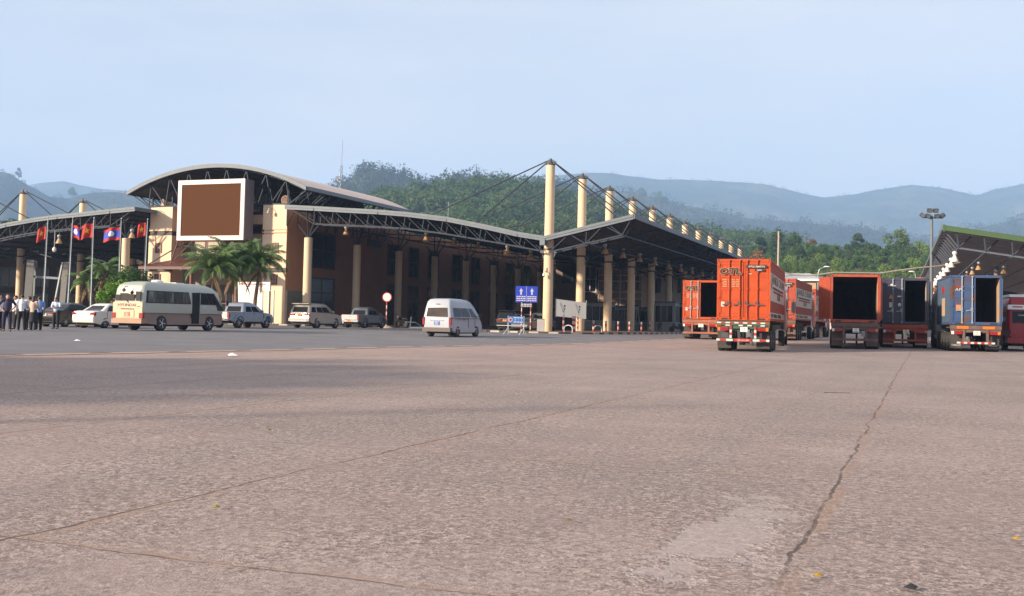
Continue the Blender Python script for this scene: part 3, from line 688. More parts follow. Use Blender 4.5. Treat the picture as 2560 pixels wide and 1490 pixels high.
t = thing('leaning_beam', 'pale steel beam leaning diagonally behind the flagpoles', 'beam', Vector((at(133, 770, 110).x, 110, zg(-48, 110))), 0)
b = MB(); b.bar(rel(t, 157, 656, 110.8), rel(t, 130, 795, 110), .22, .16); b.build('beam', galv, t)
# ------------------------------------------------------------------ vehicles
def wheels(root, W_, ys, r, wd, rim=rim_m, z=0, dual=False, spokes=6, base=None):
    tm = MB().lathe([(r * .62, -wd / 2), (r * .93, -wd / 2), (r, -wd * .38), (r, wd * .38), (r * .93, wd / 2), (r * .62, wd / 2)], 20, (0, 0, 0), 'x').mesh('wheel', tyre_m, 50)
    rb = MB().lathe([(r * .05, wd * .36), (r * .6, wd * .30), (r * .66, wd * .5), (r * .60, wd * .5), (r * .56, wd * .36)], 18, (0, 0, 0), 'x')
    rb2 = MB(); rb2.v = rb.v; rb2.f = rb.f; rb2.m = [0] * len(rb.f)
    for k in range(spokes):
        a = 2 * pi * k / spokes; rb2.bar((wd * .42, 0, 0), (wd * .42, r * .6 * cos(a), r * .6 * sin(a)), r * .14, wd * .14, 1)
    rb2.cyl((wd * .36, 0, 0), (wd * .52, 0, 0), r * .14, n=10, mi=1)
    rm = rb2.mesh('rim', [base or mat('rim_dark', (.06, .06, .062), .5, .4), rim], 40)
    for y in ys:
        for s in (-1, 1):
            w_ = link('wheel', tm, root); w_.location = (s * (W_ / 2 - wd / 2 - .015), y, r + z)
            if s < 0: w_.rotation_euler = (0, 0, pi)
            link('rim', rm, w_)
def lower_body(root, pts, W_, ys, ra, zs, paint, inset=.05, tz=None, name='body', mats=None):
    """pts: side outline (y,z) from rear bottom over the top to front bottom; arches cut at ys"""
    bot = []
    for y in sorted(ys, reverse=True):
        for k in range(9):
            a = pi * k / 8; bot.append((y + ra * cos(a), max(zs, .02 + ra * 1.0 * sin(a) + zs * .35)))
    poly = list(pts) + bot
    cy = sum(p[0] for p in poly) / len(poly); cz = max(p[1] for p in pts) * .55
    b = MB(); sl = [(-1, inset), (-.94, .0), (.94, .0), (1, inset)]; n = len(poly)
    zb = tz or max(p[1] for p in pts)
    vs = []
    for s, i in sl:
        for y, z in poly:
            k = 1 - i / 2.2; isbot = (y, z) in bot
            zz = z if isbot else cz + (z - cz) * (1 - i * 1.2); yy = y if isbot else cy + (y - cy) * (1 - i * .5)
            tap = 1 - .05 * ss(.5, 1.0, z / zb) - .04 * ss(.42, .0, z / zb)
            e = 1 - .09 * max(0, (abs(yy - cy) / (max(p[0] for p in pts) / 2)) ** 6)
            vs.append((s * W_ / 2 * tap * e, yy, zz))
    fs = []
    for j in range(3):
        fs += [(j * n + i, j * n + (i + 1) % n, (j + 1) * n + (i + 1) % n, (j + 1) * n + i) for i in range(n)]
    fs += [tuple(range(n - 1, -1, -1)), tuple(range(3 * n, 4 * n))]
    b.add(vs, fs)
    for y in ys: b.box(-W_ / 2 + .12, W_ / 2 - .12, y - ra * .92, y + ra * .92, zs + .02, ra * 1.02, 1)
    b.box(-W_ / 2 + .2, W_ / 2 - .2, pts[0][0] + .15, pts[-1][0] - .15, zs * .75, zs + .1, 1)
    return b.build(name, [paint, black], root, 35)
class House:
    """glazed upper body: rings (z, yrear, yfront, halfwidth) joined into a shell"""
    def __init__(s, rings, cr=.12): s.r = rings; s.cr = cr
    def ring(s, k):
        z, y0, y1, h = s.r[k]; c = min(s.cr, h * .5); pts = []
        for (x, y, a0) in ((h - c, y0 + c, -pi / 2), (h - c, y1 - c, 0), (-h + c, y1 - c, pi / 2), (-h + c, y0 + c, pi)):
            for i in range(4): a = a0 + pi / 2 * i / 3; pts.append((x + c * cos(a), y + c * sin(a), z))
        return pts
    def shell(s, root, m, name='cabin'):
        b = MB(); n = 16; K = len(s.r)
        for k in range(K): b.v += s.ring(k)
        b.f = [(k * n + i, k * n + (i + 1) % n, (k + 1) * n + (i + 1) % n, (k + 1) * n + i) for k in range(K - 1) for i in range(n)] + [tuple(range((K - 1) * n, K * n))]
        b.m = [0] * len(b.f); return b.build(name, m, root, 35)
    def lerp(s, k, t): return [p + (q - p) * t for p, q in zip(s.r[k], s.r[k + 1])]
    def pane(s, root, side, s0, s1, t0, t1, m=None, name='window', k=0, skew=0, parent=None, off=.012):
        P = []
        for (ss_, t) in ((s0, t0), (s1, t0), (s1 - skew, t1), (s0 + (skew if side in 'fb' else 0), t1)):
            z, y0, y1, h = s.lerp(k, t); c = s.cr
            if side in 'lr': P.append(((h + off) * (1 if side == 'r' else -1), y0 + c + (y1 - y0 - 2 * c) * ss_, z))
            else: P.append(((-h + c) + (2 * h - 2 * c) * ss_, (y0 - off) if side == 'b' else (y1 + off), z))
        inn = [Vector(p) * 1 for p in P]; d = {'l': Vector((.03, 0, 0)), 'r': Vector((-.03, 0, 0)), 'b': Vector((0, .03, 0)), 'f': Vector((0, -.03, 0))}[side]
        b = MB(); vs = P + [tuple(p + d) for p in inn]
        b.add(vs, [(0, 1, 2, 3), (0, 4, 5, 1), (1, 5, 6, 2), (2, 6, 7, 3), (3, 7, 4, 0)]); return b.build(name, m or glass, root)
def bx(root, name, m, *d): return MB().box(*d).build(name, m, root)
def plate(root, x, y, z, wd, ht, col, t=None, tc=None):
    p = bx(root, 'number_plate', col, x - wd / 2, x + wd / 2, y - .02, y + .01, z, z + ht)
    if t:
        lines = t.split('|'); h = ht / len(lines)
        for i, l in enumerate(lines): txt(l, h * .85, tc or black, p, (x, y - .022, z + ht - h * (i + .82)), 'rear', ext=.002)
def mirrors(root, y, z, h, m):
    for s in (-1, 1):
        b = MB(); b.ell((s * (h + .12), y, z), (.12, .07, .09)); b.bar((s * (h - .02), y + .02, z - .04), (s * (h + .1), y, z - .02), .04); b.build('wing_mirror', m, root)
yplate = mat('plate_yellow', (.55, .18, .02), .5); wplate = mat('plate_white', (.72, .70, .62), .5); bplate = mat('plate_blue', (.08, .13, .42), .5); rplate = mat('plate_red', (.75, .12, .08), .5)

def vpos(px, Y): p = at(px, 800, Y); return Vector((p.x, Y, zg(p.x, Y)))
def sedan(label, pos, rz, paint, pl_m, pl_t):
    t = thing('sedan_car', label, 'car', pos, rz); L, Wd = 4.4, 1.72
    pts = [(.06, .32), (0, .48), (.0, .62), (.05, .86), (.10, .97), (.55, 1.03), (1.1, 1.0), (2.2, .965), (3.15, .93), (3.7, .84), (4.15, .70), (4.36, .52), (4.38, .35), (4.3, .24)]
    lower_body(t, pts, Wd, (.92, 3.52), .37, .22, paint)
    h = House([(.95, .62, 3.3, .80), (1.12, .95, 2.95, .76), (1.36, 1.35, 2.45, .63), (1.44, 1.55, 2.25, .56), (1.465, 1.75, 2.05, .4)], .1); h.shell(t, paint, 'cabin')
    h.pane(t, 'b', .08, .92, .05, .98, k=0, name='rear_window'); h.pane(t, 'b', .08, .92, .02, .85, k=1, name='rear_window'); h.pane(t, 'f', .06, .94, .1, .95, k=1, name='windscreen')
    for s in 'lr': h.pane(t, s, .10, .46, .35, .98, k=0, name='side_window'); h.pane(t, s, .49, .88, .35, .98, k=0, name='side_window'); h.pane(t, s, .05, .46, .02, .85, k=1, name='side_window'); h.pane(t, s, .50, .90, .02, .85, k=1, name='side_window')
    wheels(t, Wd, (.92, 3.52), .31, .2)
    for s in (-1, 1):
        b = MB(); b.prism([(s * .40, .80), (s * .80, .73), (s * .85, .93), (s * .62, .91)], lambda p, q: (p[0], -.012 + (.20 * max(0, abs(p[0]) - .5)) + .12 * q, p[1])); b.build('tail_light', redl, t)
        b = MB(); b.box(s * .84 - .015, s * .84 + .015, 1.5, 1.7, .80, .84); b.box(s * .84 - .015, s * .84 + .015, 2.6, 2.8, .79, .83); b.build('door_handle', chrome, t)
    b = MB(); b.box(-.72, .72, -.01, .03, .30, .34); b.build('bumper_slot', black, t)
    plate(t, 0, -.008, .66, .5, .13, pl_m, pl_t); mirrors(t, 3.0, 1.0, .8, paint)
    for s in (-1, 1):
        b = MB()
        for y in (1.06, 2.28): b.box(s * .842 - .006, s * .842 + .006, y, y + .012, .35, .95)
        b.build('door_seam', black, t)
    return t
def suv(label, pos, rz, paint):
    t = thing('suv_car', label, 'car', pos, rz); Wd = 1.84
    pts = [(.10, .42), (0, .55), (.0, .75), (.06, 1.0), (.1, 1.14), (1.5, 1.14), (3.3, 1.10), (3.9, 1.05), (4.5, .92), (4.68, .65), (4.65, .42), (4.5, .32)]
    lower_body(t, pts, Wd, (.98, 3.72), .45, .34, paint)
    h = House([(1.1, .04, 3.65, .85), (1.55, .22, 2.95, .76), (1.74, .30, 2.55, .70), (1.80, .5, 2.3, .58), (1.82, .8, 2.0, .4)], .12); h.shell(t, paint)
    h.pane(t, 'b', .06, .94, .15, .98, name='rear_window'); h.pane(t, 'f', .05, .95, .1, .95, name='windscreen')
    for s in 'lr':
        for a, c in ((.03, .22), (.28, .52), (.55, .82)): h.pane(t, s, a, c, .15, .97, name='side_window')
    wheels(t, Wd, (.98, 3.72), .38, .25)
    for s in (-1, 1):
        b = MB(); b.box(s * .62 - .22, s * .62 + .22, -.02, .12, .92, 1.04); b.build('tail_light', redl, t)
        b = MB(); b.box(s * .60 - .02, s * .60 + .02, .5, 2.4, 1.83, 1.87); b.build('roof_rail', dark, t)
        b = MB(); b.box(s * .9 - .09, s * .9 + .09, 1.5, 3.2, .36, .42); b.build('side_step', galv, t)
    bx(t, 'spoiler', paint, -.72, .72, .08, .45, 1.76, 1.80); bx(t, 'chrome_strip', chrome, -.62, .62, -.03, .02, 1.05, 1.12); bx(t, 'bumper', paint, -.86, .86, -.10, .12, .50, .72)
    bx(t, 'bumper_guard', galv, -.7, .7, -.13, -.02, .48, .55)
    plate(t, 0, -.02, .86, .36, .17, yplate, 'OH|2718'); mirrors(t, 3.05, 1.2, .86, paint); return t
def pickup(label, pos, rz, paint, pl_m, gate, pl_t):
    t = thing('pickup_truck', label, 'pickup', pos, rz); Wd = 1.8
    pts = [(.12, .55), (.05, .62), (.03, .68), (.03, 1.05), (.06, 1.10), (1.6, 1.10), (3.8, 1.10), (4.2, 1.06), (4.85, .96), (5.05, .7), (5.05, .45), (4.9, .38)]
    lower_body(t, pts, Wd, (1.08, 4.15), .48, .42, paint)
    bx(t, 'load_bed', black, -.78, .78, .14, 1.55, 1.06, 1.112)
    h = House([(1.08, 1.58, 3.95, .82), (1.5, 1.72, 3.35, .74), (1.68, 1.84, 2.95, .66), (1.755, 2.05, 2.7, .5), (1.765, 2.2, 2.5, .3)], .11); h.shell(t, paint)
    h.pane(t, 'b', .08, .92, .12, .95, name='rear_window'); h.pane(t, 'f', .05, .95, .1, .95, name='windscreen')
    for s in 'lr':
        for a, c in ((.07, .40), (.45, .80)): h.pane(t, s, a, c, .10, .95, name='side_window')
    wheels(t, Wd, (1.08, 4.15), .38, .25)
    bx(t, 'tailgate', gate, -.72, .72, .0, .04, .70, 1.08); bx(t, 'rear_bumper', chrome, -.82, .82, -.10, .1, .50, .64)
    for s in (-1, 1):
        b = MB(); b.box(s * .80 - .075, s * .80 + .075, .0, .12, .72, 1.02); b.build('tail_light', redl, t)
        b = MB(); b.tube([(s * .9, y + .50 * cos(a), .36 + .52 * sin(a)) for y in (1.08,) for a in [pi * k / 8 for k in range(9)]], .05); b.tube([(s * .9, 4.15 + .50 * cos(a), .36 + .52 * sin(a)) for a in [pi * k / 8 for k in range(9)]], .05); b.build('arch_flare', paint, t)
        b = MB(); b.box(s * .88 - .07, s * .88 + .07, 1.75, 3.6, .42, .47); b.build('side_step', dark, t)
        b = MB()
        for y in (1.60, 2.72, 3.75): b.box(s * .862 - .008, s * .862 + .008, y, y + .015, .5, 1.08)
        b.build('door_seam', black, t)
    bx(t, 'gate_handle', chrome, -.1, .1, -.025, 0, .92, .98)
    plate(t, 0, -.105, .5, .36, .14, pl_m, pl_t); mirrors(t, 3.5, 1.18, .82, paint); return t

silver = mat('paint_silver', (.34, .34, .34), .3, .5, .04); champagne = mat('paint_champagne', (.30, .27, .235), .3, .5, .04); pwhite = mat('paint_white', (.62, .60, .57), .28, 0, .02)
pblack = mat('paint_black', (.012, .011, .012), .18, 0, 0); pgrey = mat('paint_grey', (.13, .135, .145), .3, .4, .04); bluegrey = mat('paint_blue_grey', (.22, .25, .30), .3, .4, .04)
RZ = -TH
sedan('white sedan parked between the black sedan and the minibus', vpos(206, 61.2), RZ, pwhite, wplate, '6789|NK')
sedan('black sedan parked left of the white sedan, behind the standing people', vpos(108, 62.8), RZ - .03, pblack, wplate, '3052|UT')
suv('champagne SUV with yellow plate and roof rails in front of the hall corner', vpos(748, 77), RZ, champagne)
pickup('silver pickup nosed out behind the front of the minibus', vpos(545, 70.0), RZ - .03, bluegrey, wplate, silver, '2194|QB')
pickup('dark grey pickup with bright tailgate, right of the champagne SUV', vpos(873, 87), RZ, pgrey, yplate, silver, '8806|SV')
suv('black SUV in the shade under the canopy, behind the blue signs', vpos(1262, 92), RZ, pblack)
pickup('dark pickup in deep shade just left of the tall front mast', vpos(1330, 100), RZ, pgrey, wplate, pgrey, '1420|VT')
sedan('dark sedan seen under the grey banner between two masts', W(-3.3, 6.5, zg(4, 92) + .1), RZ + pi, pgrey, wplate, '5273|LS')

def van():
    t = thing('passenger_van', 'white high-roof passenger van stopped on the asphalt before the canopy', 'van', Vector((-4.35, 62.2, zg(-4, 62))), RZ); Wd = 1.88
    pw = mat('van_silver_white', (.35, .38, .43), .35, 0, .02, spec=.3)
    pts = [(.05, .50), (0, .55), (.0, .9), (.03, 1.18), (4.3, 1.18), (4.62, 1.0), (4.8, .75), (4.82, .45), (4.7, .30)]
    lower_body(t, pts, Wd, (1.0, 3.85), .39, .28, pw)
    bx(t, 'bumper', mat('bumper_brown_grey', (.10, .075, .065), .6), -.90, .90, -.07, .25, .32, .56)
    h = House([(1.16, .02, 4.45, .92), (1.78, .10, 3.75, .82), (2.08, .18, 3.30, .76), (2.22, .30, 2.9, .66), (2.28, .7, 2.4, .5)], .16); h.shell(t, pw)
    h.pane(t, 'b', .03, .97, .05, .92, name='rear_window', m=mat('tinted_rear_glass', (.05, .035, .025), .08, 0, .4, 2))
    for s in 'lr':
        for a, c in ((.05, .34), (.36, .66), (.70, .90)): h.pane(t, s, a, c, .08, .92, name='side_window', skew=(.06 if a > .6 else 0))
    h.pane(t, 'f', .04, .96, .05, .98, name='windscreen')
    wheels(t, Wd, (1.0, 3.85), .33, .21)
    for s in (-1, 1): bx(t, 'tail_light', redl, s * .86 - .06, s * .86 + .06, -.02, .1, .72, 1.12)
    plate(t, 0, -.02, .72, .34, .2, bplate, '80A|2416', white); bx(t, 'plate_garnish', chrome, -.42, .42, -.02, 0, .96, 1.0); bx(t, 'brake_lamp', redl, -.12, .12, .10, .2, 1.92, 1.96)
    bx(t, 'slide_rail', dark, Wd / 2 - .012, Wd / 2 + .004, .9, 2.6, 1.08, 1.11)
    for s in (-1, 1):
        b = MB()
        for y in (2.55, 3.55): b.box(s * .92 - .012, s * .92 + .012, y, y + .015, .45, 1.15)
        b.build('door_seam', black, t)
    mirrors(t, 4.1, 1.3, .92, black)
van()
def minibus():
    t = thing('minibus', 'beige and brown minibus with open side door, parked before the palms', 'minibus', Vector((-20.42, 56.5, zg(-20, 57))), RZ); Wd, L = 2.04, 7.0
    beige = mat('bus_beige', (.50, .38, .25), .32, .1, .03); brn = mat('bus_brown', (.22, .155, .125), .35, .1, .05); sil = mat('bus_silver_green', (.37, .39, .34), .32, .2, .03)
    pts = [(.12, .42), (.02, .48), (0, .62), (.0, 1.0), (.0, 1.02), (6.9, 1.02), (7.0, .8), (7.02, .5), (6.9, .34)]
    lower_body(t, pts, Wd, (1.55, 5.65), .46, .34, brn, .03, 3.0)
    h = House([(.98, .0, 6.98, 1.005), (1.5, .0, 6.92, 1.01), (2.22, .10, 6.45, .97), (2.45, .20, 6.05, .90), (2.60, .45, 5.6, .74), (2.66, .9, 5.0, .5)], .2); h.shell(t, sil, 'upper_body')
    h.pane(t, 'b', -.01, 1.01, .04, .99, k=1, name='window_surround', m=mat('bus_surround', (.022, .016, .012), .4)); h.pane(t, 'b', .02, .98, .1, .94, k=1, name='rear_window', m=mat('bus_rear_glass', (.040, .029, .017), .2, 0, 0, 1.5, spec=.2), off=.026)
    for x, wd_, zt_ in ((-.62, .2, 1.92), (-.25, .26, 2.0), (.22, .22, 1.95), (.68, .16, 2.1)): bx(t, 'seat_back', mat('seat_dark', (.008, .006, .005), .7), x - wd_, x + wd_, -.034, -.02, 1.60, zt_)
    curt = mat('curtain_glass', (.05, .055, .05), .1, 0, .9, .9, stretch=(1, 2.5, .4), col2=(.30, .33, .27), thr=(.50, .72))
    h.pane(t, 'r', .0, .575, .0, .93, k=1, m=black, name='window_surround'); h.pane(t, 'r', .68, .985, .0, .93, k=1, skew=.03, m=black, name='window_surround')
    h.pane(t, 'l', .0, .985, .0, .93, k=1, m=glass, name='side_window')
    for a, c in ((.015, .12), (.132, .235), (.247, .35), (.362, .46), (.472, .565)): h.pane(t, 'r', a, c, .06, .87, k=1, m=curt, name='side_window', off=.024)
    for a, c in ((.69, .825), (.84, .95)): h.pane(t, 'r', a, c, .06, .87, k=1, name='side_window', off=.024, skew=.012)
    h.pane(t, 'f', .03, .97, .05, .98, k=1, name='windscreen'); h.pane(t, 'r', .92, .995, -.45, .0, k=1, m=black, name='window_surround')
    dr = bx(t, 'doorway', mat('dark_interior', (.006, .006, .006), .8, 0, 0), .95, 1.03, 4.05, 4.65, .42, 2.16); bx(t, 'door_leaf', galv, 1.0, 1.06, 4.65, 4.71, .45, 2.2)
    bx(t, 'rear_panel', beige, -.97, .97, -.024, .02, .66, 1.52); bx(t, 'rear_bumper', mat('bus_bumper', (.30, .17, .10), .4), -1.0, 1.0, -.10, .3, .40, .64)
    bx(t, 'plate_recess', beige, -.40, .45, -.05, -.02, .72, 1.10); bx(t, 'handle_bar', black, -.44, .42, -.05, -.02, 1.14, 1.18)
    plate(t, 0, -.055, .78, .34, .22, rplate, 'LA|6180', white)
    txt('HYUNDAI', .22, mat('badge_brown', (.07, .028, .012), .5, 0), t, (-.05, -.03, 1.30), sx=1.25, shear=.0, ext=.008)
    txt('county', .07, black, t, (.72, -.03, 1.28))
    for s in (-1, 1): bx(t, 'tail_light', redl, s * .90 - .11, s * .90 + .12, -.05, .1, .68, .96)
    wheels(t, Wd, (1.55, 5.65), .42, .26, mat('bus_hubcap', (.55, .58, .6), .3, .3), spokes=5, base=mat('bus_hub_base', (.20, .21, .22), .4, .3))
    MB().lathe([(.32, 2.62), (.32, 2.72), (.22, 2.78), (.02, 2.8)], 14, (.2, 2.0, 0)).build('roof_vent', white, t); bx(t, 'roof_hatch', white, -.35, .35, 3.4, 4.1, 2.62, 2.70)
    b = MB(); b.ell((1.25, 6.95, 1.62), (.08, .07, .16)); b.bar((1.0, 6.7, 1.75), (1.25, 6.95, 1.75), .04); b.build('wing_mirror', black, t)
    b = MB(); b.tube([(.0, -.05, 2.34), (.0, -.22, 2.36), (-.06, -.25, 2.24)], .02); b.ell((-.06, -.27, 2.16), (.12, .05, .1)); b.build('rear_mirror', black, t)
    b = MB(); b.bar((.05, -.04, 1.5), (-.12, -.03, 1.68), .03); b.build('wiper', black, t)
    bx(t, 'trim_strip', galv, -.9, .9, -.04, -.02, 1.22, 1.25)
minibus()

# ------------------------------------------------------------------ container trucks
orange = mat('container_orange', (.46, .066, .010), .55, 0, .08, 1.5, .08, 8, col2=(.38, .050, .010), spec=.3, dirt=((.16, .06, .03), 1.6, .52, .72, (2, 2, .35), .6)); orange2 = mat('container_red_orange', (.34, .046, .014), .55, 0, .1, 1.2, dirt=((.12, .05, .03), 1.6, .50, .70, (2, 2, .35), .6))
navy = mat('container_navy', (.035, .04, .07), .5, 0, .15); rust = mat('rust', (.16, .07, .035), .85, 0, .35, 4)
blue_r = mat('container_blue_rusty', (.030, .065, .16), .55, 0, 0, 1.3, .1, 10, col2=(.10, .045, .022), thr=(.52, .58)); blue = mat('container_blue', (.045, .075, .125), .5, 0, .15, .8)
inwood = mat('container_lining', (.10, .07, .05), .8, 0, .2); insteel = mat('container_inside_steel', (.42, .30, .20), .6, 0, .1); floor_w = mat('container_floor', (.05, .04, .03), .9)
chgreen = mat('chassis_green', (.025, .075, .038), .6, 0, .2, dirt=((.10, .08, .06), 3, .45, .65, (1, 1, 1), .6)); chbrown = mat('chassis_brown', (.12, .075, .06), .7, 0, .25, 3); chred = mat('chassis_red', (.30, .055, .025), .6, 0, .2)
flap = mat('mudflap', (.045, .04, .038), .8, 0, .3); cabg = mat('cab_grey', (.40, .36, .35), .4); cabr = mat('cab_red', (.33, .03, .03), .35); choran = mat('chassis_orange', (.30, .085, .04), .6, 0, .2, dirt=((.10, .07, .05), 3, .45, .65, (1, 1, 1), .6))
rw_r = mat('reflector_red', (.34, .022, .016), .4); rw_w = mat('reflector_white', (.50, .48, .46), .4)
def truck(label, pos, rz, L, H, z0, cm, cm_side, ch, doors, axles=3, cab=None, style=0, inner=None, decal=None, cz=.0):
    t = thing('container_truck', label, 'truck', pos, rz, 'container trucks'); HW = 1.22
    c = MB(); e = .09
    # corner posts and rails
    for x in (-HW, HW - e):
        for y in (0, L - e): c.box(x, x + e, y, y + e, z0, z0 + H)
        c.box(x, x + e, e, L - e, z0, z0 + .12); c.box(x, x + e, e, L - e, z0 + H - .10, z0 + H)
    for y in (0, L - e): c.box(-HW + e, HW - e, y, y + e, z0, z0 + .15); c.box(-HW + e, HW - e, y, y + e, z0 + H - .13, z0 + H)
    con = c.build('container', cm, t)
    # corrugated walls
    b = MB(); prof = []; y = e
    while y < L - e - .27:
        prof += [(y, 0), (y + .07, 0), (y + .105, .036), (y + .175, .036), (y + .21, 0)]; y += .278
    prof.append((L - e, 0))
    for s in (-1, 1):
        b = MB()
        for (a, p), (q, r) in zip(prof, prof[1:]):
            x0, x1 = s * (HW - .02 - p), s * (HW - .02 - r)
            k = [(x0, a, z0 + .12), (x1, q, z0 + .12), (x1, q, z0 + H - .10), (x0, a, z0 + H - .10)]
            b.quad(*(k if s > 0 else k[::-1]), 0)
        b.build('side_wall', cm_side, con)
    b = MB(); b.box(-HW + .065, -HW + .07, e, L - .1, z0 + .15, z0 + H - .1); b.box(HW - .07, HW - .065, e + 1.0, L - .1, z0 + .15, z0 + H - .1); b.box(-HW + .07, HW - .07, L - .12, L - .1, z0 + .15, z0 + H - .1); b.box(-HW + .07, HW - .07, e, L - .1, z0 + H - .10, z0 + H - .06); b.build('lining', inwood, con)
    b = MB(); b.box(HW - .085, HW - .075, .10, 1.0, z0 + .15, z0 + H - .14); b.build('inner_side', inner or insteel, con)
    b = MB(); b.box(-HW + .07, HW - .07, .05, L - .1, z0 + .10, z0 + .151); b.build('container_floor', floor_w, con)
    b = MB(); b.box(-HW + .02, HW - .02, e, L - e, z0 + H - .05, z0 + H - .01); b.build('container_roof', cm_side, con)
    b = MB()
    for x in (-HW, HW):
        for z in (z0, z0 + H - .118): b.box(x - .09 if x > 0 else x - .008, x + .008 if x > 0 else x + .09, -.012, .10, z - .004, z + .122)
    b.build('corner_casting', cm, con)
    b = MB()
    for x in (-HW + .05, HW - .05):
        for z in (z0 + .06, z0 + H - .06): b.ell((x, -.008, z), (.03, .012, .045), 8, 5)
    for s in (-1, 1): b.box(s * .85 - .16, s * .85 + .16, -.004, .02, z0 + .03, z0 + .10)
    b.build('casting_hole', black, con)
    dw = HW - e - .01; zb, zt = z0 + .16, z0 + H - .14
    def door(name, sgn, nbead=4):
        """closed leaf: flat panel with horizontal pressed beads, two lock rods, handles, hinges"""
        x0, x1 = (-dw, -.015) if sgn < 0 else (.015, dw)
        d = MB(); d.box(x0, x1, .015, .055, zb, zt)
        for k in range(nbead):
            z = zb + (zt - zb) * (.06 + .94 * k / nbead); hz = (zt - zb) / nbead * .80
            for (za, zc) in ((z, z + .025), (z + hz - .025, z + hz)): d.box(x0 + .09, x1 - .09, -.004, .018, za, zc)
            d.box(x0 + .09, x0 + .11, -.004, .018, z + .025, z + hz - .025)
        for (a, c_) in ((x0, x0 + .05), (x1 - .05, x1)): d.box(a, c_, -.002, .015, zb, zt)
        o = d.build('door', cm, con)
        r = MB(); xs = (x0 + (x1 - x0) * .42, x0 + (x1 - x0) * .86) if sgn < 0 else (x0 + (x1 - x0) * .14, x0 + (x1 - x0) * .56)
        for x in xs:
            r.cyl((x, -.045, zb - .1), (x, -.045, zt + .08), .026, n=8)
            for z in (zb - .08, zb + .5, (zb + zt) / 2, zt - .5, zt + .04): r.box(x - .05, x + .05, -.075, .01, z, z + .06)
        r.build('lock_rod', cm if style == 0 else galv, con)
        hd = MB()
        for x in xs: hd.bar((x - .02, -.07, zb + .58), (x + .30 * (1 if sgn > 0 else -1), -.065, zb + .56), .03, .05); hd.box(x - .08, x + .04, -.07, -.02, zb + .6, zb + .72)
        hd.build('door_handle', dark if style == 0 else galv, con)
        hg_ = MB(); xh = -HW + .07 if sgn < 0 else HW - .07
        for k in range(4): z = zb + .15 + (zt - zb - .3) * k / 3; hg_.box(xh - .06, xh + .06, -.03, .02, z - .06, z + .06)
        hg_.build('hinge', cm, con); return o
    def open_door(sgn, ang):
        d = MB(); mt = Matrix.Rotation(ang * sgn, 3, 'Z'); hx = Vector((sgn * (HW + .01), .0, 0)); w_ = dw
        def P(a, th, z): return hx + mt @ Vector((-sgn * a, th, 0)) + Vector((0, 0, z))
        for (a0, a1, t0, t1, za, zc) in [(0, w_, 0, .045, zb, zt)] + [(.1, w_ - .1, -.012, 0, zb + (zt - zb) * k / 4 + .1, zb + (zt - zb) * k / 4 + .5) for k in range(4)]:
            vs = [P(a, q, z) for z in (za, zc) for a, q in ((a0, t0), (a1, t0), (a1, t1), (a0, t1))]
            d.add(vs, [(3, 2, 1, 0), (4, 5, 6, 7), (0, 1, 5, 4), (1, 2, 6, 5), (2, 3, 7, 6), (3, 0, 4, 7)])
        d.build('open_door', cm, con)
        g_ = MB()
        for k in (.42, .86): g_.cyl(P(w_ * k, -.05, zb - .1), P(w_ * k, -.05, zt + .08), .026, n=6)
        g_.build('lock_rod', galv if style else cm, con)
    for sgn, st in ((-1, doors[0]), (1, doors[1])):
        if st == 'c': door('door', sgn, 4)
        else: open_door(sgn, radians(st))
    # chassis
    zc = z0 - .03
    b = MB()
    for x in (-.48, .38): b.box(x, x + .12, .15, L + .6, zc - .42, zc)
    for i in range(8): y = .3 + i * (L - .6) / 7; b.box(-1.0, 1.0, y, y + .1, zc - .14, zc - .01)
    b.box(-1.22, 1.22, -.03, .12, zc - .20, zc)
    b.box(-.62, -.50, -.02, .1, zc - .85, zc - .2); b.box(.50, .62, -.02, .1, zc - .85, zc - .2); b.box(-1.18 if style != 2 else -.9, 1.18 if style != 2 else .9, -.06, .06, zc - .95, zc - .83)
    b.box(-1.2, 1.2, .02, .09, zc - .36, zc - .18)
    chs = b.build('chassis', ch, t)
    for s in (-1, 1):
        bx(t, 'tail_light', redl, s * .88 - .22, s * .88 + .22, -.06, .02, zc - .46, zc - .30); bx(t, 'indicator', orangel if s * style >= 0 or style == 0 else cleary, s * .88 + s * .22 - .06, s * .88 + s * .22 + .06, -.07, .02, zc - .46, zc - .31)
    if style == 0:
        for zz in (zc - .12, zc - .24):
            b = MB()
            if zz > zc - .2:
                for i in range(12): b.box(-1.2 + .2 * i, -1.0 + .2 * i, -.045, -.03, zz, zz + .065, i % 2)
                b.build('reflective_strip', [rw_w, rw_r], chs)
            else:
                for i in (0, 2, 5, 7, 10): bx(chs, 'reflective_strip', rw_w if i % 3 else rw_r, -1.2 + .2 * i, -1.0 + .2 * i, -.045, -.03, zz, zz + .06)
        for s in (-1, 1):
            b = MB()
            for i in range(5): x = s * (.46 + .15 * i); b.box(min(x, x + s * .15), max(x, x + s * .15), -.075, -.062, zc - .94, zc - .84, (i // 2) % 2)
            b.build('reflective_strip', [rw_w, rw_r], chs); b = MB()
            for k in range(4): b.box(s * .56 - .05, s * .56 + .05, -.04, -.022, zc - .8 + .13 * k, zc - .67 + .13 * k, k % 2)
            b.build('reflective_strip', [rw_w, rw_r], chs)
        sg = bx(t, 'warning_board', redpaint, -.38, .38, -.08, -.062, zc - .96, zc - .82); txt('15R-012.80', .12, rw_w, sg, (0, -.082, zc - .935))
        pp = bx(t, 'mud_guard', dark, -1.0, -.66, -.0, .03, zc - .78, zc - .55)
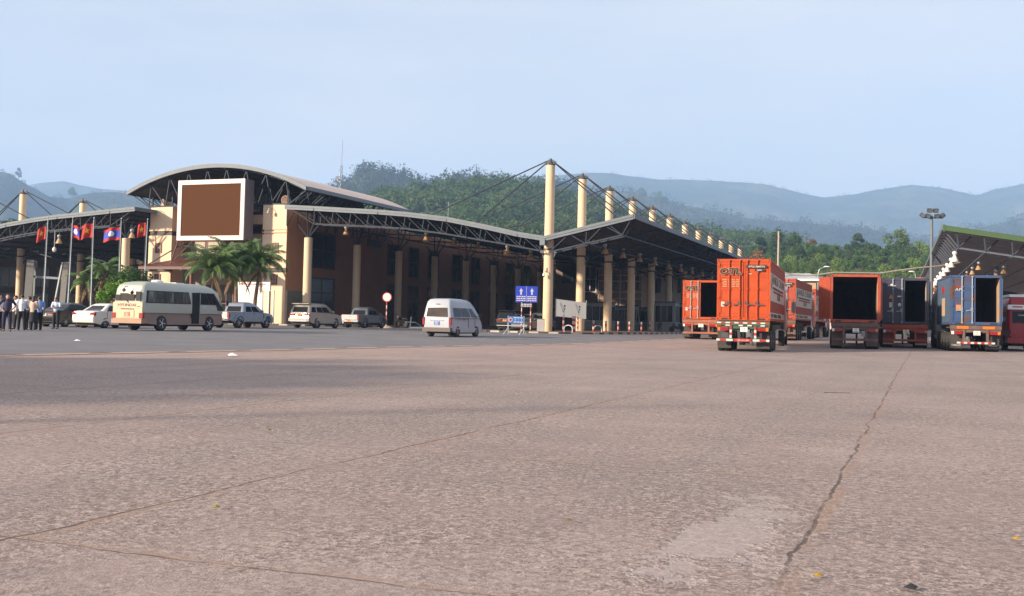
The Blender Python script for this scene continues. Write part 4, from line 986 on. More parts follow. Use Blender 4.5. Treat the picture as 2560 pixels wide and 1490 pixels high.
    if style == 2:
        b = MB()
        for i in range(11): b.box(-.9 + .164 * i, -.9 + .164 * (i + 1), -.075, -.062, zc - .94, zc - .85, i % 2)
        b.build('reflective_strip', [rw_w, rw_r], chs)
        for s in (-1, 1): bx(t, 'marker_panel', orangel, s * .62 - .28, s * .62 + .28, -.05, -.03, zc - .18, zc - .05)
    plate(t, .05, -.075, zc - .50, .32, .22, wplate, {0: '34R|1249', 1: '15R|0418', 2: '43R|0077', 3: '38R|1105', 4: '75R|2260'}[style])
    for s in (-1, 1):
        f = bx(t, 'mudflap', flap if style in (0, 2, 4) else ch, s * .88 - .30, s * .88 + .30, .45, .48, .16, zc - .40)
        if style == 2: txt('THACO' if s < 0 else 'TRUCK', .13, cleary, f, (s * .88, .44, .28))
        if style == 3: bx(t, 'guard_frame', rw_w, s * .88 - .30, s * .88 + .30, .43, .45, .20, .28)
    wheels(t, 2.5, [1.1 + 1.31 * i for i in range(axles)], .50, .30, mat('truck_rim', (.20, .17, .15), .6, .3), spokes=4)
    wm = MB().lathe([(.3, -.14), (.47, -.14), (.5, -.1), (.5, .1), (.47, .14), (.3, .14)], 18, (0, 0, 0), 'x').mesh('inner_wheel', tyre_m, 50)
    for i in range(axles):
        for s in (-1, 1): o = link('inner_wheel', wm, t); o.location = (s * .78, 1.1 + 1.31 * i, .5)
    for x in (-.35, .35): MB().cyl((x, L - 2.6, .1), (x, L - 2.6, zc - .3), .06, n=6).build('landing_leg', dark, t)
    if L > 8: MB().box(-1.1, -.6, 5.2, 6.4, .6, zc - .25).build('tool_box', dark, t)
    # tractor
    if cab:
        y0 = L - .6; b = MB(); b.box(-.45, .45, y0 - 1.0, y0 + 4.2, .75, 1.1); b.build('tractor_frame', dark, t)
        h = House([(1.0, y0 + 1.3, y0 + 3.75, 1.22), (2.0, y0 + 1.28, y0 + 3.8, 1.24), (2.9, y0 + 1.28, y0 + 3.6, 1.20), (3.5, y0 + 1.35, y0 + 3.1, 1.05), (3.7, y0 + 1.6, y0 + 2.6, .9)], .15); cb = h.shell(t, cab, 'cab')
        for s in 'lr': h.pane(cb, s, .42, .9, .1, .85, k=1, name='side_window')
        h.pane(cb, 'f', .04, .96, .05, .9, k=1, name='windscreen'); h.pane(cb, 'b', .2, .8, .2, .8, k=1, name='rear_window')
        for s in (-1, 1):
            b = MB(); b.tube([(s * 1.24, y0 + 3.6, 2.8), (s * 1.55, y0 + 3.75, 2.85), (s * 1.6, y0 + 3.75, 1.95), (s * 1.24, y0 + 3.6, 1.9)], .03); b.box(s * 1.57 - .12, s * 1.57 + .12, y0 + 3.66, y0 + 3.76, 2.05, 2.7); b.build('wing_mirror', galv, cb)
            b = MB(); b.cyl((s * .98, y0 + .2, .8), (s * .98, y0 + 1.5, .8), .3, n=14); b.build('fuel_tank', chrome, t)
        b = MB(); b.lathe([(.02, .4), (.30, .36), (.42, .15), (.40, 0)], 12, (.9, y0 + 1.6, 3.2)); b.build('air_deflector', white, t)
        b = MB(); b.cyl((1.1, y0 + 1.1, 1), (1.1, y0 + 1.1, 3.3), .08, n=8); b.build('exhaust_stack', chrome, t)
        wheels(t, 2.5, (y0 + .1, y0 + 3.1), .5, .3, mat('truck_rim', (.2, .17, .15), .6, .3), spokes=4)
    if decal: decal(t, con, z0, H, L, HW)
    return t
cr_l = mat('container_lettering_cream', (.46, .24, .14), .6); blk = mat('lettering_black', (.02, .016, .015), .6); bone = mat('panel_bone', (.52, .45, .38), .6, 0, .06); dred = mat('stripe_dark_red', (.30, .03, .03), .6)
def otl(side=True, full=True):
    def f(t, con, z0, H, L, HW):
        s = .30 if full else .26
        o = txt('OTL', .40, cr_l, con, (-.62, -.078, z0 + H * .75), 'rear', 'CENTER', 'logo', .003, 1.3, .12, .030)
        txt('OTL', .40, blk, con, (-.62, -.084, z0 + H * .75), 'rear', 'CENTER', 'logo', .003, 1.3, .12, .016)
        b = MB()
        for r in range(5):
            z = z0 + H * (.655 - .028 * r)
            for x0, x1 in ((-.98 + .05 * (r % 2), -.76), (-.70, -.60), (-.54, -.40 + .03 * (r % 3)), (-.34, -.16)): b.box(x0, x1, -.012, -.006, z, z + .035)
        b.build('lettering', cr_l, con)
        bx(con, 'sticker', bone, -1.02, -.86, -.012, -.006, z0 + H * .22, z0 + H * .30)
        if not full: return
        bx(con, 'code_patch', blk, .12, 1.06, -.078, -.074, z0 + H * .855, z0 + H * .90); txt('OTLU 504473 0', .115, white, con, (.59, -.081, z0 + H * .862), sx=.95)
        bx(con, 'code_patch', blk, .52, .94, -.078, -.074, z0 + H * .80, z0 + H * .843); txt('L5G1', .11, white, con, (.73, -.081, z0 + H * .807))
        b = MB(); b.box(.16, .38, -.012, -.006, z0 + H * .75, z0 + H * .77); b.build('lettering', cr_l, con)
        if side:
            x = HW - .012
            p = bx(con, 'side_panel', bone, x - .02, x + .004, .12, L - .12, z0 + H * .33, z0 + H * .79)
            txt('TANKER CHUAN', 1.5 * .42, blk, con, (x + .008, .9, z0 + H * .62), 'right', 'LEFT', sx=2.15)
            txt('ASIA', .62, blk, con, (x + .008, 5.2, z0 + H * .37), 'right', 'LEFT', sx=2.2)
            b = MB(); b.box(x + .004, x + .009, 1.8, 10.6, z0 + H * .535, z0 + H * .575); b.build('stripe', blk, con)
            b = MB(); b.box(x + .004, x + .009, 2.2, 10.6, z0 + H * .475, z0 + H * .515); b.build('stripe', dred, con)
            b = MB(); b.prism([(.75, .56), (1.25, .80 - .02), (1.6, .70), (1.1, .5)], lambda q, s_: (x + .004 + .005 * s_, q[0], z0 + H * q[1])); b.build('emblem', blk, con)
            bx(con, 'side_panel', bone, x - .02, x + .004, .12, L - .12, z0 + .10, z0 + .40); txt('LAEM CHABANG - VIENTIANE', .26, blk, con, (x + .008, .7, z0 + .17), 'right', 'LEFT', sx=2.3)
    return f
def place(px, Y, rz_deg, side, z=None):
    """rear left/right container corner at pixel column px, depth Y -> rear centre on the ground"""
    p = at(px, 800, Y); a = radians(rz_deg); c = Vector((p.x, Y, 0)) - side * 1.22 * Vector((cos(a), -sin(a), 0))
    c.z = zg(c.x, c.y); return c, -a
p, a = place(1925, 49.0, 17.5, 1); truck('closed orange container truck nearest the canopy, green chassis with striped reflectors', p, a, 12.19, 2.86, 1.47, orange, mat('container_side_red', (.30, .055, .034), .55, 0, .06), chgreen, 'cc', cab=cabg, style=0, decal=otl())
p, a = place(1706, 72, 19.5, -1); truck('orange container truck with its right door open, partly hidden behind the closed orange one', p, a, 12.19, 2.62, 1.36, orange, orange2, choran, ('c', 265), cab=cabr, style=4, decal=otl(False, False))
p, a = place(1989, 73.5, 20.9, 1); truck('dark red container truck with bone lettered side, behind the closed orange truck', p, a, 12.19, 2.86, 1.45, orange2, mat('container_side_red', (.36, .07, .045), .55), chbrown, 'cc', cab=cabr, style=1, decal=otl())
p, a = place(2039, 93, 20.9, 1); truck('farthest red container truck, a sliver seen left of the empty open container', p, a, 12.19, 2.86, 1.45, orange2, mat('container_side_red', (.36, .07, .045), .55), chbrown, 'cc', cab=cabr, style=1, decal=otl())
p, a = place(2198, 56, 16.5, 1); truck('empty rust-red container truck with both rear doors swung open', p, a, 12.19, 2.55, 1.42, mat('container_rust_red', (.33, .06, .03), .55, 0, .2, 3), orange, chbrown, (238, 262), cab=cabg, style=1, inner=mat('inner_tan', (.60, .36, .20), .6))
def navy_d(t, con, z0, H, L, HW):
    b = MB(); b.ell((-.72, -.012, z0 + H * .83), (.24, .01, .035), 12, 5); b.ell((-.72, -.012, z0 + H * .845), (.09, .01, .07), 10, 5); b.build('logo', rw_w, con)
    MB().prism([(-.88, z0 + H * .55), (-.62, z0 + H * .55), (-.75, z0 + H * .65)], lambda q, s: (q[0], -.014 + .008 * s, q[1])).build('warning_sticker', orangel, con)
    bx(con, 'sticker', bone, -.86, -.66, -.014, -.006, z0 + H * .36, z0 + H * .47)
    b = MB(); b.ell((-.30, -.012, z0 + H * .60), (.13, .01, .045), 10, 5); b.ell((-.30, -.012, z0 + H * .42), (.09, .01, .1), 10, 5); b.build('sticker', rw_w, con)
p, a = place(2320, 60, 17.4, 1); truck('navy container truck on a red chassis with its right door open', p, a, 12.19, 2.62, 1.36, navy, navy, chred, ('c', 262), cab=cabg, style=3, inner=mat('inner_grey', (.5, .42, .34), .6), decal=navy_d)
def apl_d(t, con, z0, H, L, HW):
    bx(con, 'stripe', redpaint, -.98, -.55, -.012, -.006, z0 + H * .765, z0 + H * .78); txt('APL', .22, rw_w, con, (-.78, -.014, z0 + H * .68), sx=1.2, shear=.15)
    bx(con, 'sticker', mat('sticker_orange', (.45, .18, .08), .6), -.94, -.70, -.012, -.006, z0 + H * .30, z0 + H * .40)
    x = -HW + .012; bx(con, 'emblem', redpaint, x - .004, x + .02, 2.6, 3.6, z0 + H * .66, z0 + H * .80); bx(con, 'side_panel', insteel, x - .004, x + .02, 2.5, 3.7, z0 + H * .18, z0 + H * .56)
p, a = place(2504, 54, 15.8, 1); truck('rusty blue container truck with orange marker panels, beside the red bus', p, a, 6.06, 2.55, 1.38, blue_r, blue, chbrown, ('c', 262), axles=3, cab=cabg, style=2, decal=apl_d)

def red_bus():
    t = thing('red_bus', 'red bus with white roof cut by the right edge of the frame', 'bus', Vector((0, 0, 0)), radians(-15.5)); Wd = 2.1
    p = at(2518, 800, 58); t.location = (p.x + Wd / 2 * cos(radians(15.5)), 57.7, 0)
    rd = mat('bus_red', (.27, .006, .010), .3, 0, .05)
    lower_body(t, [(.1, .5), (0, .6), (-.02, 1.0), (0, 1.2), (6.9, 1.2), (7, .9), (7, .45), (6.9, .35)], Wd, (1.7, 5.5), .48, .36, rd, .03, 3)
    h = House([(1.15, -.01, 6.95, 1.04), (2.25, .04, 6.6, 1.03), (2.5, .05, 6.4, 1.0), (2.9, .2, 6.1, .88), (2.98, .6, 5.6, .6)], .14); h.shell(t, rd, 'upper_body')
    bx(t, 'roof_panel', white, -1.03, 1.03, -.07, .3, 2.27, 2.52); h.pane(t, 'b', .05, .95, .35, .92, name='rear_window')
    txt('Lueng Phat', .16, cleary, t, (-.15, -.04, 1.92)); bx(t, 'bumper', rd, -1.04, 1.04, -.12, .2, .42, .72)
    MB().box(-.9, .9, .3, 5, 2.95, 3.1).build('roof_rack', white, t)
    for x in (-.55, .1, .75): bx(t, 'roof_light', redl, x - .25, x + .25, -.085, -.06, 2.38, 2.44)
    for s in 'lr': h.pane(t, s, .05, .9, .35, .92, name='side_window')
    for s in (-1, 1): bx(t, 'tail_light', redl, s * .8 - .15, s * .8 + .15, -.05, .05, .82, .90)
    wheels(t, Wd, (1.7, 5.5), .44, .26)
red_bus()
# truck cab facing the viewer between the navy and blue trucks
t = thing('tractor_cab', 'grey truck cab facing the viewer between navy and blue container trucks', 'truck', Vector((at(2332, 800, 74).x, 74, zg(30, 74))), radians(165))
h = House([(.9, .1, 2.3, 1.15), (1.9, .1, 2.35, 1.17), (2.7, .15, 2.2, 1.12), (3.0, .3, 1.8, 1.0)], .15); h.shell(t, cabg, 'cab'); h.pane(t, 'f', .05, .95, .05, .9, k=1, name='windscreen')
bx(t, 'bumper', rw_w, -1.15, 1.15, 2.2, 2.5, .45, .9); wheels(t, 2.4, (.2, 1.6), .5, .3); bx(t, 'grille', black, -.8, .8, 2.33, 2.42, 1.0, 1.7)
for s in (-1, 1): b = MB(); b.tube([(s * 1.15, 2.2, 2.6), (s * 1.5, 2.35, 2.7), (s * 1.52, 2.35, 1.7), (s * 1.15, 2.2, 1.6)], .035); b.box(s * 1.5 - .13, s * 1.5 + .13, 2.3, 2.4, 1.9, 2.55); b.build('wing_mirror', galv, t)
# ------------------------------------------------------------------ signs and street furniture
def gpos(px, Y, dz=0): p = at(px, 800, Y); return Vector((p.x, Y, zg(p.x, Y) + dz))
rpole = redpaint; wpole = mat('post_white', (.50, .47, .44), .6)
def striped(root, x, y, z0, z1, r, n, first=0, name='pole'):
    b = MB()
    for i in range(n):
        a, c = z0 + (z1 - z0) * i / n, z0 + (z1 - z0) * (i + 1) / n; b.cyl((x, y, a), (x, y, c), r, n=10, mi=(i + first) % 2, caps=i in (0, n - 1))
    return b.build(name, [wpole, rpole], root, 40)
t = thing('no_entry_sign', 'round white sign with red rim on a red and white striped pole', 'sign', gpos(966, 95), -.1)
striped(t, 0, 0, 0, 2.35, .06, 8); MB().lathe([(.36, -.02), (.44, -.03), (.44, .0), (.36, .0)], 28, (0, 0, 2.78), 'y').build('rim', redpaint, t); MB().lathe([(.02, -.025), (.36, -.025), (.36, -.002), (.02, -.002)], 28, (0, 0, 2.78), 'y').build('sign_face', mat('sign_face', (.78, .70, .64), .45, 0, .02), t)
MB().lathe([(.75, 0), (.6, .1), (.25, .2), (.1, .22)], 14).build('base', mat('base_concrete', (.4, .33, .28), .9), t)

def arrow(x, z, s): return [(x - .035 * s, z), (x + .035 * s, z), (x + .035 * s, z + .16 * s), (x + .085 * s, z + .15 * s), (x, z + .30 * s), (x - .085 * s, z + .15 * s), (x - .035 * s, z + .16 * s)]
t = thing('direction_sign', 'large blue lane sign with two white up arrows on striped posts', 'sign', gpos(1315, 84), -.06)
for x in (-.36, .36): striped(t, x, 0, 0, 2.55, .045, 9, int(x > 0), 'post')
f = bx(t, 'sign_board', signblue, -.87, .87, -.06, -.02, 2.42, 3.70); b = MB(); q = MB()
for x in (-.43, .43):
    b.prism(arrow(x, 3.02, 1.75), lambda p, s: (p[0], -.072 + .01 * s, p[1]))
    for r in range(3):
        z = 2.52 + .155 * r; xs = [(-.36, -.22), (-.19, -.02), (.03, .2), (.24, .36)] if r != 1 else [(-.36, -.08), (-.04, .12), (.16, .36)]
        for a, c in xs: q.box(x + a, x + c, -.068, -.058, z, z + .085)
b.box(-.012, .012, -.068, -.058, 2.44, 3.68); b.build('arrow', rw_w, f); q.build('lettering', rw_w, f)
f = bx(t, 'name_board', mat('sign_dark_blue', (.02, .025, .06), .5), -.48, .48, -.06, -.02, 2.02, 2.36); b = MB()
for r in range(2):
    for a, c in ((-.42, -.24), (-.2, .02), (.06, .2), (.24, .42)): b.box(a, c, -.068, -.058, 2.08 + .14 * r, 2.17 + .14 * r)
b.build('lettering', rw_w, f)
t = thing('folding_sign', 'small blue notice with round emblem on white trestle legs', 'sign', gpos(1290, 74), -.08)
f = bx(t, 'sign_board', mat('sign_sky_blue', (.02, .13, .42), .45), -.55, .55, -.03, .0, .78, 1.28); b = MB(); b.lathe([(.01, -.045), (.15, -.045), (.15, -.03), (.01, -.03)], 18, (-.38, 0, 1.03), 'y'); b.build('emblem', rw_w, f)
b = MB(); b.lathe([(.03, -.052), (.10, -.052), (.10, -.046), (.03, -.046)], 18, (-.38, 0, 1.03), 'y'); b.build('emblem', redpaint, f); b = MB()
for r in range(3):
    for a, c in ((-.16, .05), (.09, .25), (.29, .48)): b.box(a + (.08 if r == 1 else 0), c - (.05 if r == 1 else 0), -.045, -.03, .84 + .15 * r, .91 + .15 * r)
b.build('lettering', rw_w, f)
for s in (-1, 1):
    b = MB(); b.bar((s * .55, 0, .05), (s * .55, 0, 1.3), .05); b.bar((s * .55 - .3, -.2, 0), (s * .55, 0, .45), .04); b.bar((s * .55 + .2, .2, 0), (s * .55, 0, .45), .04); b.bar((s * .55 - .25, -.2, .03), (s * .55 + .22, .15, .03), .04); b.build('leg', mat('trestle_grey', (.5, .52, .53), .5), t)
# grey banner between the masts
t = bthing('grey_banner', 'grey sheet with two sketched tools, fixed between the first two masts', 'banner', .35, 1, 0)
b = MB(); n = 8
vs = [(.42 * i / n, 7.4 * i / n, z - .02 * i) for z in (1.5, 2.95) for i in range(n + 1)]
b.add(vs, [(i, i + 1, n + 2 + i, n + 1 + i) for i in range(n)]); 
bg_m = mat('banner_grey', (.50, .53, .56), .7, 0, .06, 2); n_ = bg_m.node_tree; tl_ = n_.nodes.new('ShaderNodeBsdfTranslucent'); tl_.inputs[0].default_value = (.5, .53, .56, 1); mx_ = n_.nodes.new('ShaderNodeMixShader'); mx_.inputs[0].default_value = .5; n_.links.new(n_.nodes['Principled BSDF'].outputs[0], mx_.inputs[1]); n_.links.new(tl_.outputs[0], mx_.inputs[2]); n_.links.new(mx_.outputs[0], n_.nodes['Material Output'].inputs['Surface']); f = b.build('sheet', bg_m, t); b = MB()
def dl(p, q, w_): b.bar((.055 * p[0] + .02 + (-.02), p[0], p[1]), (.055 * q[0], q[0], q[1]), .02, w_)
for y0 in (1.0, 4.6):
    dl((y0, 2.6), (y0 + .9, 1.8), .06); dl((y0 + .6, 1.95), (y0 + 1.1, 1.9), .05); dl((y0 + .7, 2.1), (y0 + 1.0, 1.65), .05); dl((y0 + .15, 2.7), (y0 + 1.1, 2.0), .05); dl((y0 + .9, 2.4), (y0 + 1.25, 2.4), .16); dl((y0 + .95, 2.15), (y0 + 1.2, 2.15), .14)
b.build('drawing', mat('drawing_grey', (.10, .10, .11), .7), f); b = MB()
for y in (.05, 7.35): b.bar((.055 * y, y, 1.4), (.055 * y, y, 3.0), .06)
b.build('frame', galv, t)
# grey cabinet and bollards by the first mast
t = thing('grey_cabinet', 'plain grey cabinet board leaning at the foot of the tallest mast', 'cabinet', gpos(1354, 87, .11), -.25)
b = MB(); b.box(-.30, .30, -.35, -.2, .02, 1.05); b.build('cabinet', mat('cabinet_grey', (.30, .28, .29), .6), t); b = MB(); b.box(-.33, .33, -.365, -.34, 1.0, 1.05); b.box(.30, .33, -.365, -.34, 0, 1.0); b.build('edge', dark, t)
def bollard(px, Y, h, label, n=6, r=.075):
    t = thing('striped_post', label, 'bollard', gpos(px, Y, .1), 0, 'red and white posts'); striped(t, 0, 0, 0, h, r, n, 1); return t
bollard(1409, 86, 1.42, 'slim red and white post below the grey banner'); 
t = thing('barrier_frame', 'cream and red barrier block against the second mast', 'barrier', gpos(1441, 89, .1), -.1)
striped(t, -.2, 0, 0, 1.35, .16, 6, 1, 'post'); striped(t, .12, 0, .1, 1.25, .07, 6, 0, 'post'); b = MB(); b.bar((-.2, 0, .9), (.2, 0, .9), .05); b.build('rail', redpaint, t)
for px, Y, l in ((1484, 93, 'short red and white post right of the second mast'), (1515, 95, 'short striped post standing against the third mast'), (1546, 99, 'striped post between the third and fourth masts'), (1574, 103, 'striped post against the fourth mast'), (1604, 106, 'striped post between the fourth and fifth masts'), (1625, 112, 'striped post against the fifth mast')): bollard(px, Y, 1.0, l, 4, .09)
def hoop(px, Y, label):
    t = thing('bike_hoop', label, 'bike rack', gpos(px, Y, .1), -.2, 'white hoops'); b = MB(); b.tube([(-.33, 0, 0)] + [(-.33 * cos(pi * k / 10), 0, .32 + .26 * sin(pi * k / 10)) for k in range(11)] + [(.33, 0, 0)], .035); b.build('hoop', white, t)
hoop(1421, 85.5, 'white steel hoop at the kerb below the grey banner'); hoop(1495, 94, 'white steel hoop between the second and third masts')
t = thing('trestle', 'small white trestle frame on the kerb left of the van', 'trestle', gpos(1025, 90, .1), .3)
b = MB(); b.bar((0, 0, 0), (.1, 0, 1.0), .06); b.bar((-.45, 0, .55), (.5, 0, .52), .06); b.bar((.5, 0, .5), (1.3, .2, .05), .05); b.build('frame', galv, t)
t = thing('weigh_plank', 'pale plank lying on the kerb beside the van', 'plank', gpos(1050, 88, .14), .1); b = MB(); b.box(-.8, .8, -.15, .15, 0, .08); b.bar((-.7, 0, .08), (.7, 0, .1), .06); b.build('plank', galv, t)
# information board and white door frame by the right tower
t = bthing('information_board', 'big white notice board with red heading lines beside the palm trunk', 'notice board', -26.9, -3, .2)
f = MB().box(-1.78, 1.76, 0, .06, .45, 3.8).build('board', mat('board_white', (.72, .66, .62), .6, 0, .05, 1), t); b = MB(); q = MB()
for a, c in ((-1.5, -1.1), (-1.05, -.5), (-.45, -.1), (-.05, .3), (.5, 1.0), (1.05, 1.3)): b.box(a, c, -.008, 0, 3.55, 3.66)
b.build('lettering', redpaint, f)
for r in range(14):
    z = 3.36 - .2 * r; x = -1.6
    while x < 1.5:
        L_ = R.uniform(.15, .5)
        if R.random() < .72: q.box(x, min(1.6, x + L_), -.006, 0, z, z + .06)
        x += L_ + .08
q.build('lettering', mat('print_grey', (.40, .38, .38), .7), f)
for x in (-1.95, -.2, 1.7): MB().box(x - .06, x + .06, .06, .16, 0, 3.95).build('post', white if x < -1 else dark, t)
t = bthing('glass_door_frame', 'tall metal door frame with pale panels standing by the right tower', 'frame', -25.0, -3.4, .2)
b = MB()
for x in (-.62, .05, .55): b.box(x - .05, x + .05, -.05, .05, 0, 3.05)
for z in (0, .95, 1.75, 2.5, 3.0): b.box(-.62, .05, -.04, .04, z, z + .05)
b.box(-.62, .6, -.05, .05, 3.0, 3.05); b.build('frame', galv, t); MB().box(-.55, .0, -.01, .01, .05, 3.0).build('panel', mat('pale_panel', (.60, .42, .32), .5), t)

# ------------------------------------------------------------------ flagpoles and flags
flag_red = mat('flag_red', (.42, .008, .006), .7, 0, .05); flag_blue = mat('flag_blue', (.02, .045, .38), .7, 0, .05); star_m = mat('flag_yellow', (.80, .50, .02), .7); disc_m = mat('flag_white', (.75, .75, .75), .7)
def flag_wave(x, z): return .10 * sin(x * 5.2 + z * 1.6) * min(1, abs(x) * 1.5)
def flag(pole, kind, w_, h_, z0, droop, side, label, fold=1.0):
    t = thing('flag', label, 'flag', pole.location, pole.rotation_euler[2], 'flags on the poles'); N, M_ = 16, 9
    def P(i, j, o=0):
        x = i / N; z = j / M_; X = side * (.05 + w_ * x * fold)
        return (X, flag_wave(w_ * x, z * h_) * (1.4 if fold < 1 else 1) + o, z0 - h_ + h_ * z - droop * x ** 1.5 - .03 * sin(9 * x))
    for nm, m, j0, j1 in ([('cloth', flag_red, 0, 9)] if kind == 'star' else [('cloth', flag_red, 0, 2), ('cloth', flag_blue, 2, 7), ('cloth', flag_red, 7, 9)]):
        b = MB(); k = j1 - j0
        for o in (-.006, .006): b.add([P(i, j, o) for j in range(j0, j1 + 1) for i in range(N + 1)], [(j * (N + 1) + i, j * (N + 1) + i + 1, (j + 1) * (N + 1) + i + 1, (j + 1) * (N + 1) + i) for j in range(k) for i in range(N)])
        b.build(nm, m, t, 60)
    for o in (-.022, .022):
        b = MB(); c0 = (.5, .5); pts = []
        n = 10 if kind == 'star' else 18
        for k in range(n):
            a = 2 * pi * k / n + pi / 2; r = (.27 if k % 2 == 0 else .11) if kind == 'star' else .22
            x = .5 + r * cos(a) * h_ / w_; z = .5 + r * sin(a); X = side * (.05 + w_ * x * fold)
            pts.append((X, flag_wave(w_ * x, z * h_) * (1.4 if fold < 1 else 1) + o, z0 - h_ + h_ * z - droop * x ** 1.5 - .03 * sin(9 * x)))
        xm = side * (.05 + w_ * .5 * fold); pts.append((xm, flag_wave(w_ * .5, .5 * h_) * (1.4 if fold < 1 else 1) + o, z0 - h_ * .5 - droop * .35 - .03 * sin(4.5)))
        b.add(pts, [(k, (k + 1) % n, n) for k in range(n)]); b.build('star' if kind == 'star' else 'disc', star_m if kind == 'star' else disc_m, t)
poles = []
pl_m = MB().lathe([(.06, 0), (.058, 2.2), (.045, 2.25), (.043, 4.9), (.034, 4.95), (.03, 7.75), (.005, 7.95)], 10)
pl_m.tube([(-.10, 0, .9), (-.09, 0, 7.5)], .012, 5); pl_m = pl_m.mesh('pole', galv, 40)
fm_ = MB().ell((0, 0, 7.92), (.05, .05, .09)).mesh('finial', chrome); bm_ = MB().box(-.25, .25, -.25, .25, -.05, .18).mesh('base', pave)
for i, (px, lab) in enumerate(((107, 'leftmost flagpole, beside the black sedan'), (168, 'second flagpole from the left, with the wrapped blue flag'), (226, 'middle flagpole, in front of the palm clump'), (294, 'fourth flagpole, with the spread blue and red flag'), (357, 'rightmost flagpole, close to the left tower'))):
    t = thing('flagpole', lab, 'flagpole', gpos(px, 80), 0, 'row of flagpoles'); link('pole', pl_m, t); link('finial', fm_, t); link('base', bm_, t)
    t.rotation_euler = (0, (.012, .016, -.004, 0, .012)[i], 0); poles.append(t)
flag(poles[0], 'star', 1.0, .95, 7.25, .35, -1, 'red flag with yellow star, leftmost of the row', .62)
flag(poles[1], 'moon', .85, .95, 7.4, .2, 1, 'red and blue flag wrapped around the second pole', .8); flag_b = flag
flag(poles[2], 'star', 1.15, 1.05, 7.55, .25, -1, 'red flag showing its yellow star spread out, middle pole', .8)
flag(poles[3], 'moon', 1.35, .95, 7.3, .25, -1, 'red and blue flag with white disc spread wide, fourth pole', .95)
flag(poles[4], 'star', .9, 1.0, 7.7, .2, -1, 'folded red flag nearest the left tower', .62)

# ------------------------------------------------------------------ right-hand shed
RS = radians(20.0)
sp = at(2360, 565, 72); t = thing('truck_shed', 'open shed with green-edged sheet roof at the right edge', 'shed', Vector((sp.x, 72, 0)), -RS); Zs = sp.z
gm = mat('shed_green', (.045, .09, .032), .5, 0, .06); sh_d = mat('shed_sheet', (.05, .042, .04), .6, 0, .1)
def zs(x): return Zs - .165 * x
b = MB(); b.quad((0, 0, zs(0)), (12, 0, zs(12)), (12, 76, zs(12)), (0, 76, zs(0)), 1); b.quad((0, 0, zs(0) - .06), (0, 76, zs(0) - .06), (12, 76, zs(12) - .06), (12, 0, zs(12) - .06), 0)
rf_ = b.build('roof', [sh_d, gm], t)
for k in range(30):
    y = .7 + 2.4 * k; b = MB(); vs = [(x, yy, zs(x) + d) for yy in (y, y + .22) for x, d in ((0, -.34), (12, -.34), (12, -.07), (0, -.07))]; b.add(vs, [(0, 1, 2, 3), (7, 6, 5, 4), (0, 4, 5, 1), (0, 3, 7, 4)]); b.build('purlin', mat('shed_rib', (.30, .29, .31), .6), rf_)
b = MB(); vs = [(x, y, zs(x) + d) for y in (-.12, .02) for x, d in ((-.08, -.30), (12, -.30), (12, .06), (-.08, .06))]; b.add(vs, [(0, 1, 2, 3), (7, 6, 5, 4), (0, 3, 7, 4), (3, 2, 6, 7), (0, 4, 5, 1)]); b.box(-.08, .06, -.15, .0, zs(0) - .35, zs(0) + .1); b.build('fascia', gm, t)
b = MB(); b.box(-.12, -.0, .02, 76, zs(0) - .26, zs(0) + .04); b.build('eave_gutter', fascia_m, t)
b = MB()
def zc_(x): return zs(x) - 1.25
b.bar((1.0, 1.3, zc_(1)), (12, 1.3, zc_(12)), .13); b.bar((1.0, 1.3, zc_(1)), (1.0, 76, zc_(1)), .1)
for k in range(7): x = 1 + 1.7 * k; b.bar((x, 1.3, zc_(x)), (x - .2, .1, zs(x) - .15), .10); b.bar((x, 1.3, zc_(x)), (x + .9, 2.2, zs(x + .9) - .15), .08)
for x in (2.7, 4.4, 6.1, 7.8): b.bar((x, 1.3, zc_(x)), (x, 76, zc_(x)), .09)
y = 1.3
while y < 76: b.bar((1.0, y, zc_(1)), (.06, y - .25, zs(0) - .2), .10); y += 2.4
b.build('truss', mat('shed_steel', (.10, .115, .15), .6, spec=.2), t)
for y in (14, 32, 50, 68):
    for x in (4.4, 11): MB().cyl((x, y, 0), (x, y, zc_(x)), .2, n=12).build('column', mat('shed_column', (.12, .12, .12), .6), t)
MB().box(.5, 12, 76, 76.2, 0, zs(6)).build('end_wall', sh_d, t)
shed = t
lp2 = lamp_proto('bell_lamp', shade2, 'white bell lamp, front one of the row along the shed eave', 'lamps in the green-edged shed')
def SP(x, y, z): a = -RS; return Vector((sp.x + x * cos(a) - y * sin(a), 72 + x * sin(a) + y * cos(a), z))
lp2.location = SP(.75, 1.4, zc_(1) - .55); lp2.scale = (.85,) * 3
for k in range(1, 9): o = dup(lp2, SP(.85, 1.6 + 7 * k, zc_(1) - .55), -RS, 'white bell lamp in the row under the shed left eave')
for r_i, (x, n, col) in enumerate(((2.7, 6, 'amber-lit bell lamp in the second row of the shed'), (4.4, 5, 'dim bell lamp in the third row of the shed'))):
    for k in range(n):
        o = dup(lp, SP(x, 8.0 + 7 * k, zc_(x) - .55), -RS, col); o['group'] = 'lamps in the green-edged shed'; o.scale = (.72,) * 3

